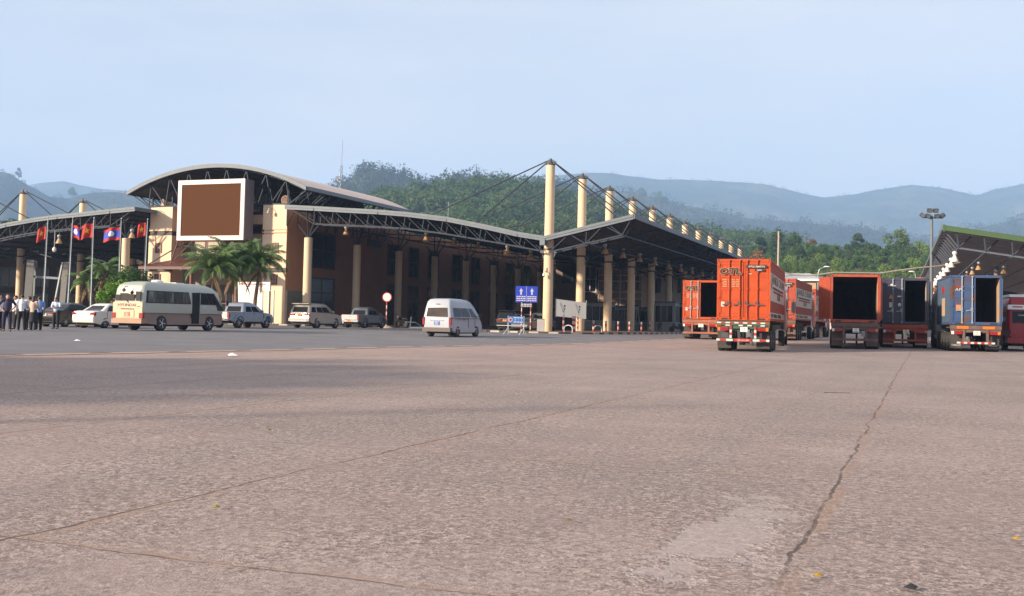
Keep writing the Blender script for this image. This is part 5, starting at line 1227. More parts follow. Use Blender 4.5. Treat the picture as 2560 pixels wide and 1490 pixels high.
# ------------------------------------------------------------------ masts, lamps, poles, cable
t = thing('light_mast', 'tall grey floodlight mast with clustered lamps, behind the navy container truck', 'light mast', gpos(2328, 95), 0)
MB().lathe([(.17, 0), (.15, 6), (.12, 11.0), (.1, 11.2)], 12).build('mast', fascia_m, t, 40)
b = MB(); b.bar((-.85, 0, 11.0), (.85, 0, 11.0), .08); b.bar((0, -.6, 11.0), (0, .6, 11.0), .08); b.build('crossarm', dark, t)
for i, (x, z, a) in enumerate(((-.9, 11.2, .7), (-.42, 11.15, .2), (.42, 11.15, -.2), (.9, 11.2, -.7), (-.25, 11.65, 0), (.3, 11.65, 0))):
    b = MB(); b.obox((x, -.15, z), (.42, .26, .34), Matrix.Rotation(a, 3, 'Y') @ Matrix.Rotation(.4, 3, 'X')); o = b.build('floodlight', dark, t); b = MB(); b.obox((x, -.30, z - .05), (.34, .02, .26), Matrix.Rotation(a, 3, 'Y') @ Matrix.Rotation(.4, 3, 'X')); b.build('lens', mat('lens_grey', (.16, .16, .17), .3), o)
t = thing('radio_mast', 'thin guyed radio mast rising behind the arched roof', 'mast', gpos(839, 135), 0); H_ = 23.5
b = MB()
for a in range(3): b.bar((.22 * cos(a * 2.094), .22 * sin(a * 2.094), 0), (.12 * cos(a * 2.094) + .2, .12 * sin(a * 2.094), H_ * .86), .06)
for k in range(24): z = H_ * .86 * k / 24; b.bar((.2, 0, z), (-.1, .18, z + .8), .04); b.bar((-.1, -.18, z), (.2, 0, z + .8), .04)
b.bar((.2, 0, H_ * .86), (.25, 0, H_), .05); b.build('mast', galv, t)
for z, x in ((H_ * .78, -.3), (H_ * .65, -.2), (H_ * .55, .25)): MB().box(x - .18, x + .18, -.1, .1, z, z + .5).build('antenna', galv, t)
def road_lamp(px, Y, h, label, s=1):
    t = thing('street_lamp', label, 'street lamp', gpos(px, Y), 0, 'street lamps beyond the trucks'); MB().tube([(0, 0, 0), (0, 0, h - .8), (.15 * s, 0, h - .3), (.8 * s, 0, h)], .07).build('pole', galv, t); MB().ell((1.0 * s, 0, h + .02), (.38, .15, .09)).build('lamp_head', white, t)
road_lamp(2044, 120, 7.8, 'street lamp beyond the trucks, arm pointing right'); road_lamp(2289, 128, 7.9, 'street lamp by the red roofed house', -.5)
t = thing('utility_pole', 'slim pale concrete utility pole before the wooded bank', 'pole', gpos(1943, 112), 0); MB().cyl((0, 0, 0), (.05, 0, 11), .13, .09, 8).build('pole', mat('pole_concrete', (.40, .34, .27), .9), t); MB().box(-.5, .5, -.05, .05, 10.2, 10.3).build('crossarm', dark, t)
t = thing('utility_pole', 'thin pole with white band on the green hillside behind the canopy', 'pole', at(1120, 552, 420), 0); MB().cyl((0, 0, 0), (0, 0, 7.6), .16, .12, 6).build('pole', galv, t)
cpts = [(1960, 681), (1985, 687), (2012, 689), (2045, 687), (2085, 681), (2140, 682), (2200, 683), (2232, 678), (2290, 670), (2348, 665), (2400, 656)]
t = thing('overhead_cable', 'thick pale cable sagging across above the open containers', 'cable'); MB().tube([at(x, y, 84 + .01 * (x - 1960)) for x, y in cpts], .055, 5).build('cable', mat('cable_pale', (.5, .42, .34), .6), t); t.location = (0, 0, 0)

# ------------------------------------------------------------------ buildings beyond
def house(name, label, px, Y, wd, dp, h, wallc, roofc, rise, rz=0, z=0, wins=2, floors=1, z_off=0, flat=False):
    t = thing(name, label, 'building', gpos(px, Y, z_off), rz); wm_ = mat('wall_' + name + str(round(px)), wallc, .85, 0, .12, .6)
    bx(t, 'wall', wm_, -wd / 2, wd / 2, 0, dp, -3, h); rm_ = mat('roofing_' + name + str(round(px)), roofc, .8, 0, .2, 1.5)
    if flat: bx(t, 'roof', rm_, -wd / 2 - .3, wd / 2 + .3, -.8, dp + .2, h, h + .25)
    else:
        b = MB(); o = .5; b.add([(-wd / 2 - o, -o, h), (wd / 2 + o, -o, h), (wd / 2 + o, dp + o, h), (-wd / 2 - o, dp + o, h), (-wd / 4, dp / 2, h + rise), (wd / 4, dp / 2, h + rise)], [(0, 1, 5, 4), (1, 2, 5), (2, 3, 4, 5), (3, 0, 4), (3, 2, 1, 0)]); b.build('roof', rm_, t)
        bx(t, 'eave_board', white, -wd / 2 - o, wd / 2 + o, -o - .06, -o + .06, h - .22, h - .002)
    for f in range(floors):
        for i in range(wins):
            x0 = -wd / 2 + wd * (i + .2) / wins; z0 = h * (f + .3) / floors; win(t, 'v', 0, x0, x0 + wd / wins * .6, z0, z0 + h / floors * .5, 2, 1, wfr, .08)
    return t
house('red_roof_house', 'small yellow house with red tiled roof behind the light mast', 2330, 132, 6.5, 6, 5.6, (.70, .48, .24), (.36, .11, .06), 2.0, -.3, wins=2)
house('metal_roof_shed', 'long shed with pale metal roof and yellow fascia behind the closed orange container', 1962, 122, 7, 9, 6.4, (.40, .28, .18), (.36, .38, .38), .9, -.5, wins=3)
sh = house('shop_house', 'white two-storey shop house with blue glass seen between far masts', 1672, 150, 5.2, 8, 8.2, (.62, .58, .52), (.5, .45, .4), 1, -.3, wins=3, floors=2, flat=True)
sh2 = house('shop_house', 'two-storey shop with red and yellow hanging signs, left of the open orange container', 1712, 158, 5.5, 8, 8.6, (.40, .36, .32), (.4, .36, .3), 1, -.3, wins=2, floors=2, flat=True)
bx(sh2, 'shop_sign', rw_w, -2.8, -1.6, -.4, -.3, 5.2, 7.6); bx(sh2, 'shop_sign', redpaint, -2.6, -1.8, -.43, -.41, 5.5, 6.4); bx(sh2, 'shop_sign', mat('sign_yellow', (.7, .5, .08), .5), -1.2, .6, -.4, -.3, 6.2, 7.4)
bl = house('balcony_house', 'pinkish house with white balcony rails seen between third and fourth masts', 1552, 146, 6, 8, 8.5, (.48, .30, .20), (.3, .2, .15), 1.2, -.25, wins=2, floors=2)
b = MB()
for z in (4.2, 5.1, 6.6, 7.4): b.box(-3.0, 3.0, -1.1, -1.0, z, z + .1)
for x in (-3, -1.5, 0, 1.5, 3): b.box(x - .06, x + .06, -1.1, -1.0, 3.0, 8.2)
b.build('balcony_rail', white, bl); house('brick_house', 'reddish house with tan roof behind the fourth mast', 1612, 172, 9, 8, 6.0, (.35, .16, .10), (.42, .26, .16), 1.6, -.3, wins=3)
bm = house('annex_building', 'dim building with tall white framed windows behind the second mast', 1470, 152, 10, 10, 10, (.22, .15, .12), (.1, .09, .08), .5, -.37, wins=2, floors=2, flat=True)
win(bm, 'v', -.02, -.8, 1.2, 5.2, 9.0, 2, 2, white, .16)
def kiosk(px, Y, wd, h, label, m, open_=3):
    t = thing('kiosk', label, 'kiosk', gpos(px, Y, .1), -TH, 'grey kiosks under the canopy'); bx(t, 'wall', m, -wd / 2, wd / 2, 0, 2.4, 0, h); bx(t, 'roof', dark, -wd / 2 - .1, wd / 2 + .1, -.15, 2.55, h, h + .12)
    win(t, 'v', 0, -wd / 2 + .2, wd / 2 - .2, 1.0, h - .3, open_, 1, galv, .07); win(t, 'u', wd / 2, .2, 2.2, 1.0, h - .3, 4, 1, galv, .07)
kg = mat('kiosk_grey', (.24, .23, .23), .6, 0, .1); kb = mat('kiosk_blue_grey', (.30, .34, .38), .6, 0, .1)
kiosk(1490, 118, 3.0, 3.0, 'grey kiosk with barred windows behind the second and third masts', kg); kiosk(1552, 128, 3.2, 2.8, 'dim kiosk between the third and fourth masts', kg); kiosk(1607, 130, 2.8, 2.7, 'small kiosk with white leaning frame, between the fourth and fifth masts', kg)
kiosk(1660, 122, 2.5, 3.3, 'tall grey kiosk by the parked motorbikes, left of the open orange container', kg); kiosk(1700, 128, 2.5, 3.3, 'blue-grey booth with a tall slit window beside the open orange container', kb)
t = thing('mirror_frame', 'white leaning frame in front of the small kiosk', 'frame', gpos(1594, 126, .1), 0); b = MB(); b.bar((-.25, 0, .8), (-.1, 0, 2.3), .1); b.bar((.25, 0, .8), (.05, 0, 2.3), .1); b.bar((-.25, 0, .8), (.25, 0, .8), .1); b.bar((-.1, 0, 2.3), (.05, 0, 2.3), .1); b.build('frame', white, t)

# motorbikes
def motorbike(px, Y, rz, label):
    t = thing('motorbike', label, 'motorbike', gpos(px, Y, .1), rz, 'parked motorbikes')
    for y in (-.62, .62): w_ = MB().lathe([(.2, -.05), (.29, -.05), (.3, 0), (.29, .05), (.2, .05)], 18, (0, y, .3), 'x').build('wheel', black, t); b = MB(); b.lathe([(.02, -.02), (.2, -.015), (.2, .015), (.02, .02)], 12, (0, y, .3), 'x'); b.build('rim', galv, w_)
    b = MB(); b.prism([(-.5, .45), (-.75, .75), (-.3, .78), (.1, .62), (.35, .85), (.5, .95), (.45, .5), (.1, .3), (-.3, .35)], lambda p, s: ((s - .5) * .24, p[0], p[1])); b.build('body', pblack, t)
    b = MB(); b.ell((0, -.35, .82), (.13, .42, .07)); b.build('seat', black, t); b = MB(); b.tube([(-.32, .35, 1.08), (-.1, .45, 1.02), (.1, .45, 1.02), (.32, .35, 1.08)], .025); b.bar((0, .45, 1.0), (0, .62, .35), .07); b.build('handlebar', dark, t)
    b = MB(); b.ell((0, .56, .92), (.1, .07, .09)); b.build('headlight', cleary, t); b = MB(); b.ell((0, -.78, .72), (.07, .05, .05)); b.build('tail_light', redl, t)
    for s in (-1, 1): b = MB(); b.ell((s * .34, .38, 1.24), (.07, .02, .05)); b.bar((s * .3, .38, 1.08), (s * .34, .38, 1.22), .02); b.build('wing_mirror', black, t)
    b = MB(); b.bar((0, 0, .35), (.22, -.05, 0), .03); b.build('kickstand', galv, t)
motorbike(1005, 100, .75, 'motorbike parked on the pavement beside the round red sign'); motorbike(1650, 116, -.35, 'motorbike in front of the tall grey kiosk, its rear to the viewer'); motorbike(1694, 112, 1.1, 'motorbike close to the open orange container truck'); motorbike(1234 + 60, 118, .5, 'motorbike in deep shade behind the blue lane sign')

# small litter
for i, (px, py, w_, m, nm, lab) in enumerate(((193, 855, .14, white, 'white_bag', 'crumpled white bag lying on the asphalt'), (581, 890, .15, white, 'paper_sheet', 'white paper scrap beside the dashed seam'), (540, 1269, .028, mat('leaf_green_yellow', (.15, .18, .015), .6), 'fallen_leaf', 'yellow-green leaf on the concrete left of centre'), (1424, 1302, .022, mat('leaf_brown', (.13, .10, .02), .6), 'fallen_leaf', 'small brownish leaf on the concrete in the middle'), (2045, 1441, .026, mat('leaf_yellow', (.34, .20, .006), .6), 'fallen_leaf', 'bright yellow leaf at the lower right'), (2277, 1470, .035, black, 'black_scrap', 'black scrap on the concrete, lower right corner'), (2542, 1348, .022, mat('leaf_yellow', (.34, .20, .006), .6), 'fallen_leaf', 'yellow leaf at the far right edge'), (673, 1076, .03, mat('leaf_green_yellow', (.15, .18, .015), .6), 'fallen_leaf', 'tiny green leaf on the concrete, left middle'))):
    d = ray(px, py); P = CAM + d * ((.012 - CAMH) / d.z); P.z = zg(P.x, P.y) + .014; b = MB(); n = 9
    vs = [(w_ * cos(2 * pi * k / n) * R.uniform(.7, 1.1), w_ * .8 * sin(2 * pi * k / n) * R.uniform(.6, 1.1), w_ * R.uniform(0, .25)) for k in range(n)] + [(0, 0, w_ * .55), (0, 0, -.002)]
    b.add(vs, [(k, (k + 1) % n, n) for k in range(n)] + [((k + 1) % n, k, n + 1) for k in range(n)]); o = b.build(nm, m); o.location = P; tag(o, lab, 'leaf' if 'leaf' in nm else 'litter')
d = ray(2090, 983); P = CAM + d * ((.01 - CAMH) / d.z); t = MB().tube([(-.2, 0, .006), (-.05, .03, .01), (.06, -.01, .008), (.24, .03, .006)], .004, 5).build('twig', mat('twig_brown', (.04, .025, .015), .9)); t.location = P; tag(t, 'thin dark twig lying on the concrete, right of centre', 'twig')
# ------------------------------------------------------------------ palms, bushes, trees
def frond(b, o, az_, el, L, droop, wd=.55, n=18, mi=0):
    d = Vector((cos(az_), sin(az_), 0)); up = Vector((0, 0, 1)); side = d.cross(up)
    pts = []; p = Vector(o); a = el
    for i in range(n + 1): pts.append(p.copy()); p = p + (d * cos(a) + up * sin(a)) * (L / n); a -= droop / n * (.5 + i / n)
    b.tube(pts, .02, 4, mi, [.035 * (1 - i / n * .8) for i in range(n + 1)])
    for i in range(2, n + 1):
        k = i / n; ln = wd * (sin(pi * min(1, k * .9 + .12)) ** .6) * R.uniform(.8, 1.15); t = (pts[i] - pts[i - 1]).normalized()
        for s in (-1, 1):
            for sub in (0, .33, .66):
                q = pts[i - 1].lerp(pts[i], sub + .3); dr = (side * s * .8 + t * .65 - up * R.uniform(.25, .75)).normalized(); w_ = t * .035
                m_ = q + dr * ln * .55; e = m_ + (dr - up * .7).normalized() * ln * .45
                b.add([q - w_ * .5, q + w_ * .5, m_ + w_ * .6, m_ - w_ * .6, e], [(0, 1, 2, 3), (3, 2, 4)], mi)
dead_m = mat('dead_frond', (.20, .13, .06), .8, 0, .3); palm_g = mat('palm_green', (.05, .115, .022), .45, 0, 0, .8, col2=(.11, .17, .035), thr=(.3, .7))
def palm(label, px, Y, h, lean, n, L, dead=3, az0=0):
    t = thing('palm_tree', label, 'palm', gpos(px, Y, .1), 0, 'palms before the hall'); pts = [(lean * (k / 8) ** 1.6, 0, h * k / 8) for k in range(9)]
    MB().tube(pts, .1, 9, 0, [.17 - .008 * k for k in range(9)]).build('trunk', trunkm, t, 60); b = MB(); b.tube([(lean, 0, h - .1), (lean + .02, 0, h + .75)], .1, 8, 0, [.12, .06]); b.build('crownshaft', mat('crownshaft', (.16, .19, .06), .5), t, 60)
    b = MB(); o = Vector((lean, 0, h + .55))
    for i in range(n):
        k = i / n; frond(b, o, az0 + i * 2.399, 1.35 - 1.25 * k, L * R.uniform(.85, 1.1), 1.5 + .9 * k, .62)
    b.build('crown', palm_g, t)
    if dead:
        b = MB()
        for i in range(dead): frond(b, o - Vector((0, 0, .5)), az0 + 1 + i * 2.1, -.75, L * .75, .8, .4)
        b.build('dead_fronds', dead_m, t)
palm('left one of the three palms, its trunk hidden by the minibus', 527, 76, 3.5, .1, 30, 3.0, 3, .3); palm('middle palm of the three before the hall entrance', 590, 78, 3.9, -.1, 30, 3.0, 3, 1.1); palm('right palm with leaning dark trunk in front of the notice board', 633, 78, 4.0, .35, 28, 2.8, 2, 2.0)
t = thing('palm_clump', 'clump of low palms with brown dead fronds behind the flagpoles', 'palm', gpos(258, 84, .05), 0)
for i, (x, h, n) in enumerate(((-1.3, 3.2, 13), (-.1, 4.1, 15), (1.3, 3.3, 12), (.6, 2.4, 10))):
    MB().tube([(x * .4, .2 * i, 0), (x * .8, .2 * i, h * .6), (x, .2 * i, h)], .1, 7).build('trunk', trunkm, t, 60); b = MB()
    for k in range(n): frond(b, (x, .2 * i, h), k * 2.399 + i, 1.3 - 1.4 * k / n, R.uniform(1.7, 2.2), 1.9, .5, 14)
    b.build('crown', palm_g, t); b = MB()
    for k in range(7): frond(b, (x, .2 * i, h - .3), k * .9 + i, -.9, R.uniform(1.4, 1.9), .5, .35, 10)
    b.build('dead_fronds', dead_m, t)
def bush(label, px, Y, parts, m):
    t = thing('bush', label, 'bush', gpos(px, Y, 0), 0); b = MB()
    for x, y, z, r, n in parts:
        for _ in range(n):
            d = Vector((R.gauss(0, 1), R.gauss(0, 1), R.gauss(0, 1))).normalized() * r * R.uniform(.5, 1.05); p = Vector((x, y, z)) + d; q = (d.normalized() + Vector((R.gauss(0, .6), R.gauss(0, .6), R.gauss(0, .6)))).normalized().to_track_quat('Z', 'Y').to_matrix(); s = R.uniform(.07, .14)
            b.add([p + q @ Vector(v) for v in ((-s, 0, 0), (0, -s * .6, 0), (s, 0, 0), (0, s * .6, 0))], [(0, 1, 2, 3)])
    b.build('foliage', m, t); b = MB()
    for x, y, z, r, n in parts: b.cyl((x * .6, y, 0), (x, y, z), .05, .03, 6)
    b.build('stem', trunkm, t)
bush('rounded dark green bush right of the palm clump, above the minibus roof', 322, 79, ((-.9, 0, 3.0, .9, 420), (0, .1, 3.35, 1.0, 520), (1.0, 0, 3.0, .95, 450), (1.7, .1, 2.6, .7, 260), (0, 0, 2.2, 1.4, 500)), foliage('bush_green', (.025, .07, .015), (.06, .13, .03), 1.2))
bush('bright yellow-green bush left of the dark bush, above the minibus', 292, 77.5, ((-.4, 0, 2.5, .6, 260), (.35, 0, 2.75, .55, 240), (-1.0, 0, 2.0, .6, 240)), foliage('bush_bright', (.09, .20, .02), (.17, .30, .04), 1.2))
# wooded bank on the right: five tree shapes reused
def tree_mesh(seed, h, wd, n, leaf, trunk_h):
    rr = random.Random(seed); b = MB(); cl = []
    for _ in range(rr.randint(13, 17)):
        a = rr.random() * 6.28; z = trunk_h + (h - trunk_h) * rr.random() ** .8; k = (z - trunk_h) / (h - trunk_h); w_ = wd * .5 * (sin(pi * min(1, .2 + .75 * k)) ** .7) * rr.uniform(.35, 1)
        cl.append((Vector((w_ * cos(a), w_ * sin(a), z)), wd * rr.uniform(.13, .24)))
    for c, r in cl:
        for _ in range(n // len(cl)):
            d = Vector((rr.gauss(0, 1), rr.gauss(0, 1), rr.gauss(0, 1))).normalized(); p = c + d * r * rr.uniform(.45, 1.08); p.z -= .12 * r
            q = (d + Vector((rr.gauss(0, .6), rr.gauss(0, .6), rr.gauss(.3, .6)))).normalized().to_track_quat('Z', 'Y').to_matrix(); s = leaf * rr.uniform(.6, 1.3)
            b.add([p + q @ Vector(v) for v in ((-s, -s * .2, 0), (0, -s * .6, s * .1), (s, .1 * s, 0), (0, s * .6, -s * .1))], [(0, 1, 2, 3)])
    tr = MB(); tr.tube([(0, 0, -1.5), (.1, 0, trunk_h * .5), (0, .1, trunk_h), (.1, 0, h * .7)], .1, 7, 0, [wd * .035, wd * .03, wd * .025, wd * .01])
    for c, r in cl[:8]: tr.tube([(0, 0, trunk_h * .8), tuple((c * .6) + Vector((0, 0, trunk_h * .3))), tuple(c)], .05, 5, 0, [wd * .015, wd * .01, wd * .004])
    return b, tr
def fol2(name, c1, c2):
    m = foliage(name, c1, c2, .35); n = m.node_tree; oi = n.nodes.new('ShaderNodeObjectInfo'); hs = n.nodes.new('ShaderNodeHueSaturation'); mr = n.nodes.new('ShaderNodeMapRange')
    mr.inputs[3].default_value = .65; mr.inputs[4].default_value = 1.35; n.links.new(oi.outputs['Random'], mr.inputs[0]); n.links.new(mr.outputs[0], hs.inputs['Value'])
    b = n.nodes['Principled BSDF']; src = b.inputs['Base Color'].links[0].from_socket; n.links.new(src, hs.inputs['Color']); n.links.new(hs.outputs[0], b.inputs['Base Color']); return m
fg = fol2('tree_green', (.05, .115, .024), (.12, .20, .04)); fl = fol2('tree_light', (.11, .19, .035), (.20, .27, .06)); fbr = fol2('tree_brown', (.20, .10, .05), (.30, .16, .08)); fd = fol2('tree_dark', (.035, .08, .024), (.08, .14, .04))
protos = []
for i, (h, wd, n, lf, th_, m) in enumerate(((9.5, 7, 2600, .34, 2.2, fg), (8, 7.5, 2600, .34, 1.6, fl), (11, 6.5, 2600, .34, 3.2, fd), (7, 6.5, 2200, .33, 1.2, fg), (12.5, 8.5, 2600, .36, 4.5, fd))):
    b, tr = tree_mesh(40 + i, h, wd, n, lf, th_); protos.append((b.mesh('crown', m), tr.mesh('trunk', trunkm, 60)))
KIND = ['mid-green round tree', 'light green spreading tree', 'tall dark tree', 'low bushy green tree', 'tall loose-crowned dark tree']
def plant(kind, P, sc, label, group, crown_m=None):
    t = thing('tree', label, 'tree', P, R.random() * 6.28, group); t.scale = (sc, sc, sc * R.uniform(.9, 1.12))
    c = link('crown', protos[kind][0], t); link('trunk', protos[kind][1], t)
    if crown_m: c.material_slots[0].link = 'OBJECT'; c.material_slots[0].material = crown_m
    return t
h7 = HILLS[7]
for i in range(210):
    px = 1815 + 560 * ((i * .618) % 1); tt = .12 + .9 * (((i * .7548) % 1)); P = h7(px, tt); k = R.choice([0, 0, 1, 3, 3, 1]) if tt < .8 else R.choice([0, 1, 2, 0, 3])
    plant(k, P, R.uniform(.52, .80) * (.62 + .45 * tt), KIND[k] + ' among the crowded trees on the bank behind the trucks', 'trees on the bank behind the trucks')
for px, tt, k, sc, m, l in ((2243, 1.0, 1, 1.35, fl, 'pale yellow-green spreading tree standing above the wood, left of the shed roof'), (1888, .45, 1, 1.0, fbr, 'orange-brown dry tree left of the utility pole'), (1905, 1.0, 2, 1.0, None, 'tall dark tree just above the dry brown tree'), (1950, .95, 4, .95, None, 'loose dark tree directly behind the utility pole'), (2150, 1.0, 2, 1.05, None, 'tallest dark tree in the middle of the wood'), (1985, 1.0, 4, .9, None, 'open-crowned tree right of the utility pole'), (2025, 1.0, 2, .85, fbr, 'brownish tree with bare top, left of the middle of the wood')):
    plant(k, h7(px, tt), sc, l, 'trees on the bank behind the trucks', m)
for px, Y, k, sc, l in ((1840, 215, 0, .9, 'dark green tree at the wood edge just right of the last masts'), (1800, 230, 2, 1.0, 'tall tree rising beyond the last masts'), (1770, 245, 4, .9, 'tree behind the farthest visible masts'), (1603, 165, 3, 1.0, 'olive tree framed between the fourth and fifth masts'), (1590, 168, 0, .9, 'second olive tree behind the fourth mast'), (1530, 160, 3, .8, 'low tree between the second and third masts')):
    plant(k, gpos(px, Y), sc, l, 'trees around the far end of the canopy')
# ridge-line trees on the nearer hills
def ridge(key, px, t_, sc, k, l): plant(k, HILLS[key](px, t_) - Vector((0, 0, 1)), sc, l, 'lone trees along the hill ridges')
for px in (902, 918, 925, 948, 968, 978, 1000, 1022, 1040, 1130, 1190): ridge(2, px, .985, R.uniform(.7, 1.1), R.choice([2, 4]), 'tall tree standing out on the ridge behind the arched roof')
for px in (1290, 1312, 1335, 1180, 1225, 1075): ridge(1, px, .985, R.uniform(.5, .9), R.choice([0, 2, 4]), 'tree on the crest of the green hill behind the masts')
ridge(2, 955, .72, 1.8, 4, 'broad bare-limbed tree on the hillside above the arched roof end'); ridge(6, 36, .99, 2.6, 2, 'lone tree on the ridge at the far left'); ridge(6, 172, .985, 2.6, 0, 'round-topped tree between the two left masts')
for px in (1600, 1645, 1660, 1700): ridge(4, px, .93, R.uniform(2.2, 3.2), 0, 'dark round tree on the hazy slope behind the masts')
plant(2, gpos(6, 185), 1.55, 'dark tree at the left edge behind the left canopy roof', 'trees around the far end of the canopy')
# off-frame neighbours that shade the yard from the left
for x, y, k, sc in ((-26, 2.8, 0, .72), (-26.5, 5.2, 1, .95), (-26, 7.6, 0, .85), (-27, 10.0, 3, 1.1), (-27, 12.3, 1, .9), (-24, 6.4, 3, .95)):
    plant(k, Vector((x, y, 0)), sc, 'tree outside the left edge that shades the yard', 'trees outside the left edge')
t = thing('lamp_post', 'slim lamp post outside the left edge of the frame', 'street lamp', Vector((-14.5, 4.9, 0)), 0); MB().cyl((0, 0, 0), (0, 0, 5.6), .12, .09, 10).build('pole', galv, t); MB().ell((.3, 0, 5.6), (.4, .15, .1)).build('lamp_head', white, t)
t = thing('shadow_post', 'unseen post added outside the lower left corner to cast a shadow band', 'post', Vector((-9.1, .5, 0)), 0); MB().cyl((0, 0, 0), (0, 0, 2.3), .15, .13, 10).build('post', mat('pole_concrete', (.4, .34, .27), .9), t); MB().ell((0, 0, 2.3), (.17, .17, .1)).build('cap', dark, t)  # out-of-view post, added only for the shadow band it throws

# ------------------------------------------------------------------ people
def person(label, px, Y, H_, face, shirt, trou, arms, hairm, sleeve='short', legs=((-.11, 0, 0), (.11, 0, 0)), female=False, headtilt=0, shoes=black, skirt=False, long_hair=False, extra=None):
    t = thing('person', label, 'person', gpos(px, Y), face, 'people standing by the parked cars'); k = H_ / 1.7
    def V(x, y, z): return Vector((x * k, y * k, z * k))
    hipz, shz = .90, 1.40; sw = .155 if female else .19
    J = dict(hip=V(0, 0, .95), chest=V(0, .0, 1.25), neck=V(0, 0, 1.45), head=V(0, headtilt * .10 + .02, 1.585 - abs(headtilt) * .03))
    def cap(b, p, q, r0, r1): b.cyl(p, q, r0 * k, r1 * k, 12); b.ell(p, (r0 * k,) * 3, 12, 8); b.ell(q, (r1 * k,) * 3, 12, 8)
    def solid(name, fn, m, vox, parent=t):
        b = MB(); fn(b); me = b.mesh('tmp', m); o = bpy.data.objects.new('tmp', me); COL.objects.link(o); md = o.modifiers.new('r', 'REMESH'); md.mode = 'VOXEL'; md.voxel_size = vox; sm = o.modifiers.new('s', 'SMOOTH'); sm.iterations = 3
        r = bpy.data.meshes.new_from_object(o.evaluated_get(bpy.context.evaluated_depsgraph_get())); bpy.data.objects.remove(o); r.materials.clear(); r.materials.append(m); r.shade_smooth(); r.name = name; return link(name, r, parent)
    L_ = []
    for s, (x, y, kn) in zip((-1, 1), legs): L_.append((V(s * .09, 0, hipz), V((s * .09 + x) / 2 + .01 * s, y / 2 + .03 + kn, .50), V(x, y, .08), V(x, y + .14, .045)))
    A_ = []
    for s, (e, h_) in zip((-1, 1), arms): A_.append((V(s * sw, 0, shz), V(*e), V(*h_)))
    def hand(b, w_, el, s):
        d = (w_ - el).normalized(); pc = w_ + d * .05 * k; cap(b, w_, w_ + d * .085 * k, .026, .036); side = d.cross(Vector((0, 1, 0.01))).normalized(); nr = side.cross(d)
        for i, ln in enumerate((.065, .075, .07, .055)):
            o = w_ + d * .09 * k + side * (.024 - .016 * i) * k; m_ = o + d * ln * .55 * k; e = m_ + (d + nr * .5 * s).normalized() * ln * .45 * k; cap(b, o, m_, .009, .0085); cap(b, m_, e, .0085, .007)
        o = w_ + d * .03 * k + side * .03 * k; cap(b, o, o + (d + side * .9).normalized() * .06 * k, .012, .009)
    def body(b):
        cap(b, J['hip'], J['chest'], .12, .14); cap(b, J['chest'], J['neck'], .13, .05); cap(b, J['neck'], J['head'], .052, .06); b.ell(J['head'], (.076 * k, .095 * k, .115 * k), 14, 10)
        b.ell(J['head'] + V(0, .03, -.055), (.055 * k, .06 * k, .06 * k)); b.ell(J['head'] + V(0, .098, -.015), (.014 * k, .02 * k, .026 * k)); b.ell(J['head'] + V(0, .085, -.062), (.026 * k, .012 * k, .010 * k))
        for s in (-1, 1): b.ell(J['head'] + V(s * .078, 0, -.01), (.012 * k, .022 * k, .032 * k))
        cap(b, V(-sw, 0, shz), V(sw, 0, shz), .05, .05)
        for s, (a, e, w_) in zip((-1, 1), A_): cap(b, a, e, .047, .038); cap(b, e, w_, .038, .026); hand(b, w_, e, s)
        for h_, kn, an, to in L_: cap(b, h_, kn, .085, .055); cap(b, kn, an, .052, .036); cap(b, an, to, .036, .03)
    solid('body', body, skin, .0095)
    def sh(b):
        cap(b, V(0, 0, .98), V(0, 0, 1.24), .148, .158); cap(b, V(0, 0, 1.24), V(0, 0, 1.40), .155, .09); cap(b, V(-sw, 0, shz - .01), V(sw, 0, shz - .01), .068, .068); b.cyl(V(0, 0, 1.40), V(0, .005, 1.475), .085 * k, .066 * k, 12)
        b.cyl(V(0, 0, .90), V(0, 0, 1.0), .158 * k, .15 * k, 14)
        for a, e, w_ in A_:
            cap(b, a, a.lerp(e, .9 if sleeve == 'long' else .75), .068, .06)
            if sleeve == 'long': cap(b, e, e.lerp(w_, .92), .054, .043)
    solid('shirt', sh, shirt, .014)
    def tr(b):
        cap(b, V(-.05, 0, .95), V(.05, 0, .95), .13, .13)
        if skirt: b.cyl(V(0, 0, .95), V(0, 0, .42), .15 * k, .22 * k, 16)
        for h_, kn, an, to in L_: cap(b, h_, kn, .108, .088 if not skirt else .1); cap(b, kn, an + V(0, 0, .02), .086, .078 if female else .066)
    solid('trousers', tr, trou, .014)
    def hair(b):
        b.ell(J['head'] + V(0, -.018, .03), (.085 * k, .098 * k, .105 * k), 14, 10)
        if long_hair: b.ell(J['head'] + V(0, -.065, -.08), (.085 * k, .05 * k, .17 * k)); b.ell(J['head'] + V(0, -.075, -.2), (.075 * k, .035 * k, .1 * k))
    solid('hair', hair, hairm, .012)
    b = MB()
    for s in (-1, 1): b.ell(J['head'] + V(s * .03, .088, .012), (.011 * k, .006 * k, .006 * k), 8, 5)
    b.build('eyes', black, t)
    for h_, kn, an, to in L_: b = MB(); b.ell(an.lerp(to, .5) + V(0, .01, -.035), (.048 * k, .135 * k, .045 * k), 12, 8); b.build('shoe', shoes, t)
    if extra: extra(t, V, A_)
    return t
hairb = mat('hair_black', (.008, .007, .007), .5, 0, 0)
def cloth(n, c): return mat('cloth_' + n, c, .85, 0, .12, 6)
navyc, whitec, lightb, beigec, blackc, greyplaid, bluec = cloth('navy', (.035, .03, .07)), cloth('white', (.66, .66, .72)), cloth('light_blue', (.50, .60, .74)), cloth('beige', (.52, .38, .30)), cloth('black', (.012, .012, .016)), cloth('grey_plaid', (.22, .20, .23)), cloth('blue', (.16, .30, .62))
down = (((-.24, .02, 1.14), (-.25, .08, .90)), ((.24, .02, 1.14), (.25, .08, .90)))
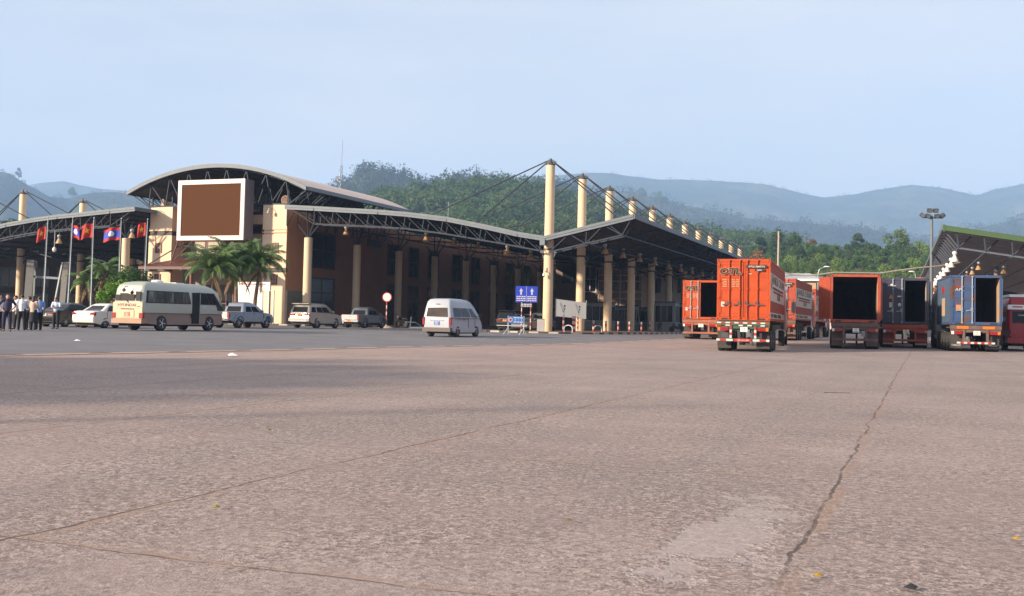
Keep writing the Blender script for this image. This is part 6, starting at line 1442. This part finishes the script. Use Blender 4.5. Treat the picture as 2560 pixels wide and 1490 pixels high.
hips = (((-.36, -.04, 1.16), (-.20, .08, .98)), ((.36, -.04, 1.16), (.20, .08, .98)))
fold = (((-.25, .06, 1.16), (-.06, .26, 1.17)), ((.25, .06, 1.16), (.07, .25, 1.14)))
person('man in navy T-shirt with hands on hips looking down, left edge group', 17, 48, 1.72, pi + .5, navyc, cloth('navy_trousers', (.02, .02, .045)), hips, hairb, legs=((-.14, .05, 0), (.12, -.08, 0)), headtilt=1)
person('man in white shirt facing the viewer behind the navy T-shirt man', 38, 54, 1.70, pi - .7, whitec, blackc, down, hairb, legs=((-.08, .06, 0), (.1, 0, 0)))
person('man in white shirt with rolled sleeves seen from behind, black trousers', 54, 51.5, 1.74, .3, whitec, blackc, (((-.27, .02, 1.14), (-.26, .1, .92)), ((.25, .08, 1.15), (.12, .25, 1.08))), hairb, 'long', legs=((-.13, 0, 0), (.13, .03, 0)))
person('man in grey plaid shirt half hidden between white and beige shirts', 72, 52.5, 1.66, 1.1, greyplaid, blackc, fold, hairb, 'long')
person('woman in beige blouse and wide black trousers seen from behind', 83, 51, 1.66, -.15, beigec, blackc, (((-.22, .06, 1.15), (-.12, .22, 1.05)), ((.22, .06, 1.15), (.14, .22, 1.06))), hairb, 'long', female=True, skirt=True, long_hair=True, shoes=cloth('shoe_pale', (.5, .45, .45)))
person('person in bright blue shirt right of the beige blouse', 97, 51.8, 1.66, .6, bluec, blackc, down, hairb, legs=((-.1, 0, 0), (.1, .05, 0)))
def epaul(t, V, A_):
    for s in (-1, 1): bx(t, 'epaulette', blackc, *(sorted((V(s * .12, 0, 0).x, V(s * .2, 0, 0).x))), -.03, .03, V(0, 0, 1.465).z, V(0, 0, 1.478).z)
    b = MB(); b.box(-.17, .17, -.16, .165, V(0, 0, .945).z, V(0, 0, .975).z); b.build('belt', black, t); b = MB(); b.box(-.04, .04, .27, .285, 1.16, 1.28); b.build('phone', black, t)
person('man in pale blue uniform shirt looking at a phone before the black sedan', 140, 57.5, 1.70, pi - .1, lightb, blackc, fold, hairb, legs=((-.11, 0, 0), (.11, .0, 0)), headtilt=.8, extra=epaul)
person('person in white shirt cut by the left edge of the frame', -3, 49.5, 1.68, pi + 1.2, whitec, blackc, down, hairb)

# ------------------------------------------------------------------ air
hz = MB().box(-3600, 3600, -2700, 5200, -40, 660)
me = hz.mesh('haze', []); o = link('haze', me); tag(o, kind='stuff')
hm = bpy.data.materials.new('haze_air'); hm.use_nodes = True; n = hm.node_tree; n.nodes.clear()
pv = n.nodes.new('ShaderNodeVolumePrincipled'); ou = n.nodes.new('ShaderNodeOutputMaterial'); pv.inputs['Color'].default_value = (.36, .56, .90, 1); pv.inputs['Density'].default_value = HAZE; pv.inputs['Anisotropy'].default_value = 0.0
n.links.new(pv.outputs[0], ou.inputs['Volume']); me.materials.append(hm)
